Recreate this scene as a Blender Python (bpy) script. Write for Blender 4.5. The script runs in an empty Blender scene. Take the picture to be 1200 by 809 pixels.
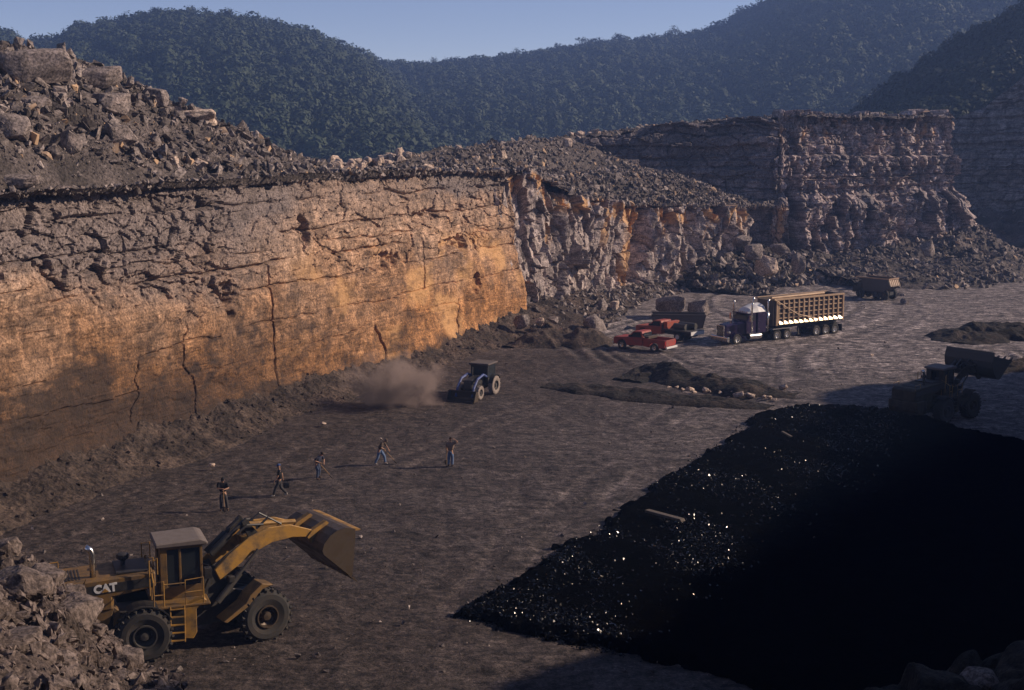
import bpy, bmesh, math, random
import numpy as np
from mathutils import Vector, Matrix
PI = math.pi
random.seed(7); RNG = np.random.default_rng(7)
scene = bpy.context.scene
COL = scene.collection

# ------------------------------------------------------------------ camera
CAMZ = 20.5; FPX = 1667.0; TH = math.atan(254.5 / FPX)
CT, ST = math.cos(TH), math.sin(TH)
cam = bpy.data.cameras.new('camera'); cam.lens = 50.0; cam.sensor_width = 36.0
cam.clip_start = 0.5; cam.clip_end = 20000
camo = bpy.data.objects.new('camera', cam); COL.objects.link(camo)
camo.location = (0, 0, CAMZ); camo.rotation_euler = (PI / 2 - TH, 0, 0)
scene.camera = camo
# ------------------------------------------------------------------ light
SUN_EL = math.radians(27); SUN_AZ = math.radians(82)      # azimuth measured from +Y towards +X
world = bpy.data.worlds.new('World'); scene.world = world; world.use_nodes = True
nt = world.node_tree; nt.nodes.clear()
wo = nt.nodes.new('ShaderNodeOutputWorld'); bg = nt.nodes.new('ShaderNodeBackground')
sky = nt.nodes.new('ShaderNodeTexSky'); sky.sky_type = 'NISHITA'; sky.sun_disc = False
sky.sun_elevation = SUN_EL; sky.sun_rotation = SUN_AZ
sky.air_density = 0.5; sky.dust_density = 0.0; sky.ozone_density = 3.0
bg.inputs[1].default_value = 0.10
tn = nt.nodes.new('ShaderNodeMix'); tn.data_type = 'RGBA'; tn.blend_type = 'MULTIPLY'; tn.inputs[0].default_value = 1.0; tn.inputs[7].default_value = (1.38, 1.03, 0.93, 1)   # cool slide-film balance
nt.links.new(sky.outputs[0], tn.inputs[6]); nt.links.new(tn.outputs[2], bg.inputs[0]); nt.links.new(bg.outputs[0], wo.inputs[0])
sl = bpy.data.lights.new('sun', 'SUN'); sl.energy = 5.0; sl.angle = math.radians(0.5); sl.color = (1.0, 0.80, 0.62)
so = bpy.data.objects.new('sun', sl); COL.objects.link(so)
sdir = Vector((math.sin(SUN_AZ) * math.cos(SUN_EL), math.cos(SUN_AZ) * math.cos(SUN_EL), math.sin(SUN_EL)))
so.rotation_euler = sdir.to_track_quat('Z', 'Y').to_euler()
so.location = (150, 60, 120)
vs = scene.view_settings; vs.view_transform = 'Standard'; vs.look = 'None'; vs.gamma = 1; vs.use_curve_mapping = False
vs.exposure = 0.35

# ------------------------------------------------------------------ layout helpers (photo 1200x809 measurements -> metres)
def ray(px, py):
    u = (px - 600) / FPX; v = -(py - 404.5) / FPX
    return u, CT + v * ST, -ST + v * CT
def G(px, py, z=0.0):
    rx, ry, rz = ray(px, py); t = (z - CAMZ) / rz
    return Vector((rx * t, ry * t, z))
def zat(py, y):
    rx, ry, rz = ray(600, py); return CAMZ + y * rz / ry
def xat(px, y, z):
    return (px - 600) / FPX * (y * CT + (CAMZ - z) * ST)
def proj(x, y, z):
    d = y * CT + (CAMZ - z) * ST; up = y * ST + (z - CAMZ) * CT
    return 600 + FPX * x / d, 404.5 - FPX * up / d

# ------------------------------------------------------------------ noise (numpy)
def _h(ix, iy, iz, seed):
    n = (ix.astype(np.int64) * 374761393 + iy.astype(np.int64) * 668265263 + iz.astype(np.int64) * 2147483647 + seed * 1274126177) & 0xFFFFFFFF
    n = ((n ^ (n >> 13)) * 1274126177) & 0xFFFFFFFF
    n = ((n ^ (n >> 16)) * 2246822519) & 0xFFFFFFFF
    n = n ^ (n >> 15)
    return (n & 0xFFFFFF) / float(0xFFFFFF)
def vn(x, y, z=None, seed=0):
    x = np.asarray(x, float); y = np.asarray(y, float)
    z = np.zeros_like(x) if z is None else np.asarray(z, float)
    x, y, z = np.broadcast_arrays(x, y, z)
    ix, iy, iz = np.floor(x), np.floor(y), np.floor(z)
    fx, fy, fz = x - ix, y - iy, z - iz
    fx = fx * fx * (3 - 2 * fx); fy = fy * fy * (3 - 2 * fy); fz = fz * fz * (3 - 2 * fz)
    r = 0
    for a in (0, 1):
        wa = fx if a else 1 - fx
        for b in (0, 1):
            wb = fy if b else 1 - fy
            for c in (0, 1):
                wc = fz if c else 1 - fz
                r = r + wa * wb * wc * _h(ix + a, iy + b, iz + c, seed)
    return r * 2 - 1
def fbm(x, y, z=None, o=4, seed=0, g=0.5):
    r = 0; a = 1; t = 0; s = 1.0
    for k in range(o):
        r = r + a * vn(np.asarray(x) * s, np.asarray(y) * s, None if z is None else np.asarray(z) * s, seed + k * 17)
        t += a; a *= g; s *= 2.03
    return r / t
def worley(x, y, seed=0, jit=0.9):
    ix, iy = np.floor(x), np.floor(y)
    f1 = np.full(x.shape, 9.0); f2 = np.full(x.shape, 9.0); cid = np.zeros(x.shape)
    cx = np.zeros(x.shape); cy = np.zeros(x.shape)
    z0 = np.zeros_like(ix)
    for a in (-1, 0, 1):
        for b in (-1, 0, 1):
            jx = ix + a + 0.5 + (_h(ix + a, iy + b, z0, seed) - 0.5) * jit
            jy = iy + b + 0.5 + (_h(ix + a, iy + b, z0, seed + 5) - 0.5) * jit
            d = np.hypot(x - jx, y - jy)
            idv = _h(ix + a, iy + b, z0, seed + 9)
            near = d < f1
            f2 = np.where(near, f1, np.minimum(f2, d))
            cid = np.where(near, idv, cid); cx = np.where(near, jx, cx); cy = np.where(near, jy, cy)
            f1 = np.where(near, d, f1)
    return f1, f2, cid, x - cx, y - cy
def sstep(a, b, x):
    t = np.clip((x - a) / (b - a), 0, 1); return t * t * (3 - 2 * t)

# ------------------------------------------------------------------ tagging
def tag(o, label=None, cat=None, group=None, kind=None):
    if label: o['label'] = label
    if cat: o['category'] = cat
    if group: o['group'] = group
    if kind: o['kind'] = kind
    return o
def link(o, parent=None):
    COL.objects.link(o)
    if parent is not None: o.parent = parent
    return o
def thing(name, label, cat, loc, rz=0.0, group=None, kind=None):
    o = bpy.data.objects.new(name, None); COL.objects.link(o); o.empty_display_size = 0.5
    o.location = loc; o.rotation_euler = (0, 0, rz)
    return tag(o, label, cat, group, kind)

# ------------------------------------------------------------------ materials
def nm(name):
    m = bpy.data.materials.new(name); m.use_nodes = True
    t = m.node_tree; b = t.nodes['Principled BSDF']; return m, t, b
def N(t, typ, **kw):
    n = t.nodes.new(typ)
    for k, v in kw.items():
        if hasattr(n, k): setattr(n, k, v)
    return n
def noise(t, vec, scale, detail=5, rough=0.6, dist=0.0):
    n = N(t, 'ShaderNodeTexNoise'); n.inputs['Scale'].default_value = scale
    n.inputs['Detail'].default_value = detail; n.inputs['Roughness'].default_value = rough
    n.inputs['Distortion'].default_value = dist
    t.links.new(vec, n.inputs['Vector']); return n.outputs['Fac']
def ramp(t, fac, stops):
    r = N(t, 'ShaderNodeValToRGB'); e = r.color_ramp.elements
    while len(e) < len(stops): e.new(0.5)
    for i, (p, c) in enumerate(stops):
        e[i].position = p; e[i].color = (c[0], c[1], c[2], 1) if isinstance(c, tuple) else (c, c, c, 1)
    t.links.new(fac, r.inputs[0]); return r.outputs[0]
def mix(t, fac, a, b, typ='MIX'):
    m = N(t, 'ShaderNodeMix', data_type='RGBA', blend_type=typ)
    for sock, v in ((m.inputs[0], fac), (m.inputs[6], a), (m.inputs[7], b)):
        if isinstance(v, (int, float)): sock.default_value = v
        elif isinstance(v, tuple): sock.default_value = (v[0], v[1], v[2], 1)
        else: t.links.new(v, sock)
    return m.outputs[2]
def mathn(t, op, a, b=None):
    m = N(t, 'ShaderNodeMath', operation=op)
    for s, v in ((m.inputs[0], a), (m.inputs[1], b)):
        if v is None: continue
        if isinstance(v, (int, float)): s.default_value = v
        else: t.links.new(v, s)
    return m.outputs[0]
def bump(t, b, h, strength, dist):
    n = N(t, 'ShaderNodeBump'); n.inputs['Strength'].default_value = strength; n.inputs['Distance'].default_value = dist
    t.links.new(h, n.inputs['Height']); t.links.new(n.outputs[0], b.inputs['Normal'])
def vscale(t, vec, s):
    m = N(t, 'ShaderNodeMapping'); m.inputs['Scale'].default_value = s; t.links.new(vec, m.inputs['Vector']); return m.outputs[0]

def simple(name, col, rough=0.6, metal=0.0, dirt=0.25, dirtcol=(0.09, 0.07, 0.055), scale=3.0, spec=0.5):
    m, t, b = nm(name); tc = N(t, 'ShaderNodeTexCoord')
    n1 = noise(t, tc.outputs['Object'], scale, 6, 0.65)
    f = ramp(t, n1, [(0.42, 0.0), (0.7, 1.0)])
    f2 = mathn(t, 'MULTIPLY', f, dirt)
    t.links.new(mix(t, f2, col, dirtcol), b.inputs['Base Color'])
    b.inputs['Roughness'].default_value = rough; b.inputs['Metallic'].default_value = metal
    b.inputs['Specular IOR Level'].default_value = spec
    r = mathn(t, 'MULTIPLY_ADD', f2, 0.4); t.nodes[-1].inputs[2].default_value = rough
    t.links.new(r, b.inputs['Roughness'])
    return m

def rock(name, cols, scale=0.35, fine=6.0, bstr=0.6, bdist=0.12, rand=0.0, rough=0.9, spec=0.25):
    """cols: three base colours blended by noise"""
    m, t, b = nm(name); tc = N(t, 'ShaderNodeTexCoord'); v = tc.outputs['Object']
    a = noise(t, v, scale, 6, 0.62, 0.4); c = noise(t, v, fine, 6, 0.7)
    base = ramp(t, a, [(0.38, cols[0]), (0.5, cols[1]), (0.62, cols[2])])
    k = ramp(t, c, [(0.38, 0.35), (0.62, 1.55)])
    base = mix(t, 1.0, base, k, 'MULTIPLY')
    if rand:
        at = N(t, 'ShaderNodeAttribute', attribute_name='rnd')
        k2 = ramp(t, at.outputs['Fac'], [(0.0, 1 - rand), (1.0, 1 + rand)])
        base = mix(t, 1.0, base, k2, 'MULTIPLY')
        at2 = N(t, 'ShaderNodeAttribute', attribute_name='warm')
        base = mix(t, at2.outputs['Fac'], base, (0.5, 0.33, 0.2))
    t.links.new(base, b.inputs['Base Color']); b.inputs['Roughness'].default_value = rough
    b.inputs['Specular IOR Level'].default_value = spec
    bump(t, b, c, bstr, bdist); return m

def face_mat(name, low, high, grey, zlo, zhi, crack=1.0, strata=0.5, warm=0.0, warmcol=(0.60, 0.34, 0.15)):
    """quarried rock face; UV is in metres (along, up); attributes mask = broken grey rock, stain = dark blotches, cracks and painted shade, warm = ochre"""
    m, t, b = nm(name); tc = N(t, 'ShaderNodeTexCoord'); v = tc.outputs['Object']; uv = tc.outputs['UV']
    sep = N(t, 'ShaderNodeSeparateXYZ'); t.links.new(uv, sep.inputs[0])
    big = noise(t, v, 0.16, 5, 0.6, 0.8)
    hz = mathn(t, 'ADD', sep.outputs[1], mathn(t, 'MULTIPLY', mathn(t, 'SUBTRACT', big, 0.5), 14.0))
    mr = N(t, 'ShaderNodeMapRange'); mr.inputs[1].default_value = zlo; mr.inputs[2].default_value = zhi; t.links.new(hz, mr.inputs[0])
    base = mix(t, mr.outputs[0], low, high)
    med = noise(t, v, 0.9, 6, 0.65, 0.6)
    base = mix(t, 1.0, base, ramp(t, med, [(0.36, 0.5), (0.5, 0.95), (0.64, 1.4)]), 'MULTIPLY')
    fin = noise(t, v, 7.0, 6, 0.72)
    base = mix(t, 1.0, base, ramp(t, fin, [(0.38, 0.45), (0.62, 1.5)]), 'MULTIPLY')
    grit = noise(t, vscale(t, uv, (1.0, 2.2, 1.0)), 1.6, 8, 0.78, 0.6); base = mix(t, 1.0, base, ramp(t, grit, [(0.36, 0.5), (0.46, 0.97), (0.54, 1.0), (0.66, 1.35)]), 'MULTIPLY')
    st = noise(t, vscale(t, uv, (0.25, 5.0, 1.0)), 1.0, 5, 0.7, 0.3)
    base = mix(t, strata, base, mix(t, 1.0, base, ramp(t, st, [(0.38, 0.45), (0.6, 1.35)]), 'MULTIPLY'))
    dr = noise(t, vscale(t, uv, (1.6, 0.12, 1.0)), 1.0, 5, 0.7, 0.2)
    base = mix(t, 1.0, base, ramp(t, dr, [(0.36, 0.7), (0.6, 1.1)]), 'MULTIPLY')
    am = N(t, 'ShaderNodeAttribute', attribute_name='mask'); aw = N(t, 'ShaderNodeAttribute', attribute_name='stain_shade'); ax = N(t, 'ShaderNodeAttribute', attribute_name='warm')
    g = mix(t, 1.0, grey, ramp(t, fin, [(0.38, 0.35), (0.62, 1.6)]), 'MULTIPLY')
    base = mix(t, am.outputs['Fac'], base, g)
    base = mix(t, ax.outputs['Fac'], base, mix(t, 1.0, warmcol, ramp(t, fin, [(0.3, 0.7), (0.7, 1.25)]), 'MULTIPLY'))
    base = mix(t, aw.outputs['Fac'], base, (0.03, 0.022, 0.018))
    t.links.new(base, b.inputs['Base Color']); b.inputs['Roughness'].default_value = 0.88
    b.inputs['Specular IOR Level'].default_value = 0.25
    bump(t, b, mathn(t, 'ADD', fin, mathn(t, 'MULTIPLY', med, 1.5)), 0.5, 0.12)
    return m

M_FACE1 = face_mat('weathered_sandstone', (0.37, 0.18, 0.072), (0.43, 0.285, 0.195), (0.19, 0.152, 0.138), 3.5, 12.5, strata=0.45)
M_FACE2 = face_mat('grey_sandstone', (0.45, 0.365, 0.325), (0.40, 0.325, 0.295), (0.26, 0.215, 0.20), 3, 10, strata=0.15)
M_FACE3 = face_mat('banded_sandstone', (0.48, 0.38, 0.35), (0.42, 0.335, 0.315), (0.16, 0.14, 0.145), 4, 20, strata=0.6)
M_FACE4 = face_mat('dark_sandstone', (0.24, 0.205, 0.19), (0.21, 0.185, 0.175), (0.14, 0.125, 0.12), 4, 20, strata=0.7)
M_SPOIL = rock('spoil_soil', ((0.050, 0.042, 0.038), (0.085, 0.070, 0.064), (0.129, 0.105, 0.095)), 0.25, 5.0, 0.8, 0.15)
M_SOILD = rock('dark_soil', ((0.035, 0.025, 0.019), (0.06, 0.043, 0.033), (0.10, 0.07, 0.053)), 0.5, 4.0, 0.9, 0.15)
M_BERM = rock('near_black_soil', ((0.016, 0.014, 0.012), (0.028, 0.022, 0.018), (0.05, 0.036, 0.028)), 0.6, 4.0, 0.9, 0.15)
M_RUB = rock('broken_rock', ((0.118, 0.097, 0.089), (0.181, 0.150, 0.135), (0.245, 0.201, 0.181)), 0.6, 5.0, 0.6, 0.06, rand=0.55)
M_BOULD = rock('boulder_rock', ((0.149, 0.122, 0.110), (0.208, 0.170, 0.154), (0.269, 0.217, 0.198)), 0.8, 6.0, 0.7, 0.05)
M_BOULDP = rock('pale_boulder_rock', ((0.336, 0.252, 0.203), (0.462, 0.350, 0.280), (0.588, 0.462, 0.364)), 0.8, 6.0, 0.6, 0.05)
M_BOULDF = rock('dusty_boulder_rock', ((0.104, 0.079, 0.068), (0.146, 0.113, 0.100), (0.188, 0.147, 0.130)), 1.2, 9.0, 0.9, 0.05)
M_FSPOIL = rock('dusty_spoil', ((0.061, 0.046, 0.039), (0.097, 0.073, 0.063), (0.133, 0.100, 0.088)), 0.8, 11.0, 1.0, 0.06)

# ------------------------------------------------------------------ mesh helpers
def np_mesh(name, verts, quads, mat, smooth=False, attrs=None, uv=None, parent=None):
    me = bpy.data.meshes.new(name)
    verts = np.asarray(verts, np.float32); quads = np.asarray(quads, np.int32)
    k = quads.shape[1]; nf = len(quads)
    me.vertices.add(len(verts)); me.vertices.foreach_set('co', verts.ravel())
    me.loops.add(nf * k); me.loops.foreach_set('vertex_index', quads.ravel())
    me.polygons.add(nf); me.polygons.foreach_set('loop_start', np.arange(nf, dtype=np.int32) * k)
    try: me.polygons.foreach_set('loop_total', np.full(nf, k, np.int32))
    except Exception: pass
    me.polygons.foreach_set('use_smooth', np.full(nf, smooth))
    if attrs:
        for an, av in attrs.items():
            a = me.attributes.new(an, 'FLOAT', 'POINT'); a.data.foreach_set('value', np.asarray(av, np.float32).ravel())
    if uv is not None:
        l = me.uv_layers.new(name='UVMap'); l.data.foreach_set('uv', np.asarray(uv, np.float32)[quads.ravel()].ravel())
    me.update(calc_edges=True)
    if mat: me.materials.append(mat)
    o = bpy.data.objects.new(name, me); link(o, parent); return o
def gridquads(nr, nc):
    i = np.arange(nr - 1)[:, None] * nc + np.arange(nc - 1)[None, :]
    return np.stack([i, i + 1, i + nc + 1, i + nc], -1).reshape(-1, 4)

class MB:
    def __init__(s, M=None): s.v = []; s.f = []; s.M = M
    def add(s, vs_, fs, M=None):
        n = len(s.v)
        for p in vs_:
            p = Vector(p)
            if M is not None: p = M @ p
            if s.M is not None: p = s.M @ p
            s.v.append(p)
        s.f += [tuple(i + n for i in f) for f in fs]; return s
    def box(s, x0, x1, y0, y1, z0, z1, M=None):
        v = [(x, y, z) for x in (x0, x1) for y in (y0, y1) for z in (z0, z1)]
        return s.add(v, [(0, 1, 3, 2), (4, 6, 7, 5), (0, 4, 5, 1), (2, 3, 7, 6), (0, 2, 6, 4), (1, 5, 7, 3)], M)
    def prism(s, prof, y0, y1, M=None):
        n = len(prof); v = [(p[0], y0, p[1]) for p in prof] + [(p[0], y1, p[1]) for p in prof]
        f = [tuple(range(n)), tuple(range(2 * n - 1, n - 1, -1))] + [(i, i + n, (i + 1) % n + n, (i + 1) % n) for i in range(n)]
        return s.add(v, f, M)
    def loft(s, secs, M=None):
        """secs: list of closed rings with equal counts"""
        n = len(secs[0]); v = [p for r in secs for p in r]; f = []
        for k in range(len(secs) - 1):
            for i in range(n):
                j = (i + 1) % n; f.append((k * n + i, k * n + j, (k + 1) * n + j, (k + 1) * n + i))
        f.append(tuple(range(n - 1, -1, -1))); f.append(tuple(range((len(secs) - 1) * n, len(secs) * n)))
        return s.add(v, f, M)
    def tube(s, pts, r, n=8, M=None):
        pts = [Vector(p) for p in pts]; rr = r if isinstance(r, (list, tuple)) else [r] * len(pts); rings = []
        for i, p in enumerate(pts):
            d = (pts[min(i + 1, len(pts) - 1)] - pts[max(i - 1, 0)]).normalized()
            a = Vector((0, 0, 1)) if abs(d.z) < 0.9 else Vector((1, 0, 0))
            e1 = d.cross(a).normalized(); e2 = d.cross(e1)
            rings.append([p + (e1 * math.cos(2 * PI * k / n) + e2 * math.sin(2 * PI * k / n)) * rr[i] for k in range(n)])
        return s.loft(rings, M)
    def lathe_y(s, prof, c, n=28, M=None):
        """prof: closed loop of (radius, y)"""
        k = len(prof); v = []; f = []
        for i in range(n):
            a = 2 * PI * i / n
            for r, y in prof: v.append((c[0] + r * math.cos(a), c[1] + y, c[2] + r * math.sin(a)))
        for i in range(n):
            for j in range(k): f.append((i * k + j, i * k + (j + 1) % k, ((i + 1) % n) * k + (j + 1) % k, ((i + 1) % n) * k + j))
        return s.add(v, f, M)
    def build(s, name, mat, parent=None, bevel=0.0, smooth=False, segs=1):
        me = bpy.data.meshes.new(name); me.from_pydata([tuple(p) for p in s.v], [], s.f); me.update()
        bm = bmesh.new(); bm.from_mesh(me); bmesh.ops.recalc_face_normals(bm, faces=bm.faces)
        if bevel: bmesh.ops.bevel(bm, geom=list(bm.edges), offset=bevel, segments=segs, affect='EDGES', clamp_overlap=True)
        bm.to_mesh(me); bm.free()
        if smooth:
            for p in me.polygons: p.use_smooth = True
        me.materials.append(mat); o = bpy.data.objects.new(name, me); return link(o, parent)

def hull_rock(seed, npts=16, sub=0, amp=0.0, flat=(1, 1, 1), boxy=0.5, freq=2.2):
    r = random.Random(seed); bm = bmesh.new()
    for i in range(npts):
        d = Vector((r.gauss(0, 1), r.gauss(0, 1), r.gauss(0, 1))).normalized()
        m = max(abs(d.x), abs(d.y), abs(d.z)); L = (1 - boxy) + boxy / m
        p = d * L * r.uniform(0.8, 1.05) * 0.5
        bm.verts.new((p.x * flat[0], p.y * flat[1], p.z * flat[2]))
    res = bmesh.ops.convex_hull(bm, input=bm.verts)
    bmesh.ops.delete(bm, geom=[g for g in res['geom_interior'] if isinstance(g, bmesh.types.BMVert)] , context='VERTS')
    if sub:
        bmesh.ops.bevel(bm, geom=list(bm.edges), offset=0.03, segments=1, affect='EDGES')
        bmesh.ops.triangulate(bm, faces=bm.faces)
        for _ in range(sub):
            bmesh.ops.subdivide_edges(bm, edges=[e for e in bm.edges if e.calc_length() > 0.07], cuts=1, use_grid_fill=True)
        bmesh.ops.triangulate(bm, faces=bm.faces)
        co = np.array([v.co[:] for v in bm.verts])
        n1 = fbm(co[:, 0] * freq + seed, co[:, 1] * freq, co[:, 2] * freq, 5, seed, 0.6)
        n2 = np.round(fbm(co[:, 0] * 3 + 7, co[:, 1] * 3, co[:, 2] * 8, 2, seed + 3) * 4) / 4
        bm.normal_update()
        for v, a, b_ in zip(bm.verts, n1, n2): v.co += v.normal * (a * amp + b_ * amp * 0.35)
    bmesh.ops.triangulate(bm, faces=bm.faces); bm.verts.ensure_lookup_table(); bm.verts.index_update()
    V = np.array([v.co[:] for v in bm.verts]); F = np.array([[l.index for l in f.verts] for f in bm.faces]); bm.free()
    return V, F
TEMPL = [hull_rock(100 + i, 10, flat=(1, random.uniform(0.5, 1), random.uniform(0.3, 0.8)), boxy=0.8) for i in range(18)]
def scatter(name, pos, size, mat, templ=TEMPL, warm=0.0, seed=1, squash=1.0, upright=False):
    r = np.random.default_rng(seed); n = len(pos); V = []; F = []; A = []; B = []; off = 0
    tid = r.integers(0, len(templ), n)
    for k, (tv, tf) in enumerate(templ):
        idx = np.where(tid == k)[0]
        if not len(idx): continue
        q = r.normal(size=(len(idx), 4))
        if upright: q[:, 1:3] *= 0.12
        q /= np.linalg.norm(q, axis=1)[:, None]
        w, x, y, z = q.T
        R = np.stack([1 - 2 * (y * y + z * z), 2 * (x * y - z * w), 2 * (x * z + y * w), 2 * (x * y + z * w), 1 - 2 * (x * x + z * z), 2 * (y * z - x * w), 2 * (x * z - y * w), 2 * (y * z + x * w), 1 - 2 * (x * x + y * y)], -1).reshape(-1, 3, 3)
        P = np.einsum('nij,vj->nvi', R, tv) * np.asarray(size)[idx][:, None, None]; P[:, :, 2] *= squash
        P += np.asarray(pos)[idx][:, None, :]
        V.append(P.reshape(-1, 3)); F.append((tf[None] + (np.arange(len(idx)) * len(tv))[:, None, None]).reshape(-1, 3) + off)
        A.append(np.repeat(r.random(len(idx)), len(tv))); B.append(np.repeat((r.random(len(idx)) < warm) * r.uniform(0.3, 1, len(idx)), len(tv)))
        off += len(idx) * len(tv)
    o = np_mesh(name, np.concatenate(V), np.concatenate(F), mat, attrs={'rnd': np.concatenate(A), 'warm': np.concatenate(B)})
    return o

# ------------------------------------------------------------------ THE GROUND
def poly_d(px, py, P):
    """distance to polyline and param (numpy)"""
    best = np.full(px.shape, 1e9); par = np.zeros(px.shape); acc = 0.0
    for (x0, y0), (x1, y1) in zip(P[:-1], P[1:]):
        L = math.hypot(x1 - x0, y1 - y0)
        t = np.clip(((px - x0) * (x1 - x0) + (py - y0) * (y1 - y0)) / (L * L), 0, 1)
        d = np.hypot(px - x0 - t * (x1 - x0), py - y0 - t * (y1 - y0))
        par = np.where(d < best, acc + t * L, par); best = np.minimum(best, d); acc += L
    return best, par
def inside(px, py, P):
    r = np.zeros(px.shape, bool); n = len(P)
    for i in range(n):
        x0, y0 = P[i]; x1, y1 = P[(i + 1) % n]
        c = ((y0 > py) != (y1 > py)) & (px < (x1 - x0) * (py - y0) / (y1 - y0 + 1e-12) + x0); r ^= c
    return r
def sdf(px, py, P):
    d, _ = poly_d(px, py, P + [P[0]]); return np.where(inside(px, py, P), d, -d)

COAL = [G(*p).xy[:] for p in ((538, 722), (575, 700), (640, 660), (700, 622), (770, 568), (850, 518), (893, 486), (935, 477), (1000, 479), (1060, 484), (1130, 505), (1200, 520), (1330, 535), (1500, 620), (1500, 900), (1150, 900), (940, 830), (830, 790), (740, 768), (640, 747))]

def tracks(x, y):
    T = 0
    for (cx, cy, r0, r1, k, a) in ((27, 131, 7, 26, 1.9, 1.0), (64, 106, 19, 46, 2.3, 0.9), (5, 178, 26, 46, 2.2, 0.6), (50, 162, 12, 30, 2.0, 0.8)):
        r = np.hypot(x - cx, (y - cy) * .8) + 1.2 * fbm(x / 9, y / 9, o=2, seed=int(cx))
        g = sstep(r0, r0 + 2, r) * (1 - sstep(r1 - 3, r1, r)) * sstep(-0.25, 0.2, fbm(x / 9, y / 9, o=3, seed=int(cx) + 4)) * sstep(98, 112, y)
        g = g * sstep(-0.25, 0.35, fbm(r / 1.7, r * 0 + 5, o=2, seed=6 + int(cx)))
        T = T + a * g * np.sin(r * 2 * PI / k + 3 * fbm(r / 3, r * 0, o=2, seed=9))
    return T
def lane(x, y):
    # packed wheel lanes beside the face and across the middle of the pit
    v = 0
    for P, w in ((((-19, 60), (-10, 80), (0, 100), (8, 118), (22, 131), (45, 150), (80, 165)), 1.3), (((-2, 60), (6, 84), (14, 108), (28, 122), (48, 128), (70, 124)), 1.2), (((-24, 62), (-16, 82), (-8, 102), (0, 122), (6, 140)), 1.1), (((16, 150), (34, 140), (50, 138), (75, 150)), 1.4)):
        d, p = poly_d(x + 0.8 * fbm(x / 7, y / 7, o=2, seed=3), y, list(P))
        v = v + (np.exp(-((d - 1.1) / 0.33) ** 2) - 0.45 * np.exp(-(d / 0.6) ** 2)) * sstep(-0.3, 0.25, fbm(p / 6, p * 0, o=2, seed=int(w * 10)))
    return v
def floor_z(x, y):
    z = 0.10 * fbm(x / 9, y / 9, o=3, seed=3) + 0.08 * fbm(x / 1.7, y / 2.6, o=3, seed=5) 
    z = z + 0.04 * fbm(x / 0.6, y / 0.6, o=3, seed=8, g=0.65)
    # tyre ruts: arcs swept by the trucks and lines beside the face
    z = z + 0.10 * tracks(x, y) - 0.05 * lane(x, y)
    dx, dy = 28 / 72.7, 67 / 72.7
    s = (x + 28) * dy - (y - 77.7) * dx      # distance out from the main face
    m = sstep(3.5, 4.5, s) * (1 - sstep(9, 11, s)) * (y < 150)
    along = (x + 28) * dx + (y - 77.7) * dy
    m = m * sstep(-0.2, 0.4, fbm(along / 9, s / 2.5, o=3, seed=44)); z = z + m * (0.022 * np.sin(s * 2 * PI / 1.25 + fbm(along / 12, s / 3, o=3) * 5) + 0.012 * np.sin(along * 2 * PI / 0.35))
    # ripped marks
    rp = fbm(x / 0.9 + y * 0.25, y / 3.5, o=3, seed=33)
    z = z + 0.05 * rp * sstep(0, 1, 1 - abs(y - 110) / 90)
    return z
def build_floor():
    rows = np.concatenate([np.arange(283, 700, 1.25), np.arange(700, 860, 1.6), np.linspace(864, 1500, 50)])
    cols = np.arange(-330, 1560, 2.2)
    px, py = np.meshgrid(cols, rows)
    u = (px - 600) / FPX; v = -(py - 404.5) / FPX; ry = CT + v * ST; rz = -ST + v * CT; t = -CAMZ / rz
    x, y = u * t, ry * t
    z = floor_z(x, y)
    x = x.ravel(); y = y.ravel(); z = z.ravel()
    pale = sstep(112, 128, y) * sstep(-2, 10, x) * 0.75 + 0.35 * sstep(75, 105, y) * sstep(-8, 4, x)
    pale = np.clip(pale + 0.25 * fbm(x / 7, y / 7, o=4, seed=71), 0, 1)
    track = np.clip(1 - np.abs(poly_d(x, y, [G(*p).xy[:] for p in ((600, 447), (700, 436), (800, 424), (870, 418))])[0]) / 1.3, 0, 1)
    s = (x + 28) * 0.9216 - (y - 77.7) * 0.385
    brown = np.clip((1 - sstep(8, 40, s)) * (1 - sstep(105, 140, y)) + 0.8 * (1 - sstep(52, 80, y)), 0, 1)  # nearest ground also darkened in the colour, for light falloff
    gx, gy = G(650, 428).xy; dk = np.exp(-((x - gx) / 10) ** 2 - ((y - gy) / 14) ** 2); brown = np.clip(brown + 0.95 * dk, 0, 1); pale = pale * (1 - dk)
    o = np_mesh('quarry_floor', np.stack([x, y, z], -1), gridquads(len(rows), len(cols))[:, ::-1], M_FLOOR, smooth=False, attrs={'pale': np.clip(pale + track, 0, 1), 'brown': brown, 'rut': np.clip(0.5 + 0.5 * tracks(x, y) + 0.35 * lane(x, y), 0, 1)})
    tag(o, kind='structure')
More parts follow.
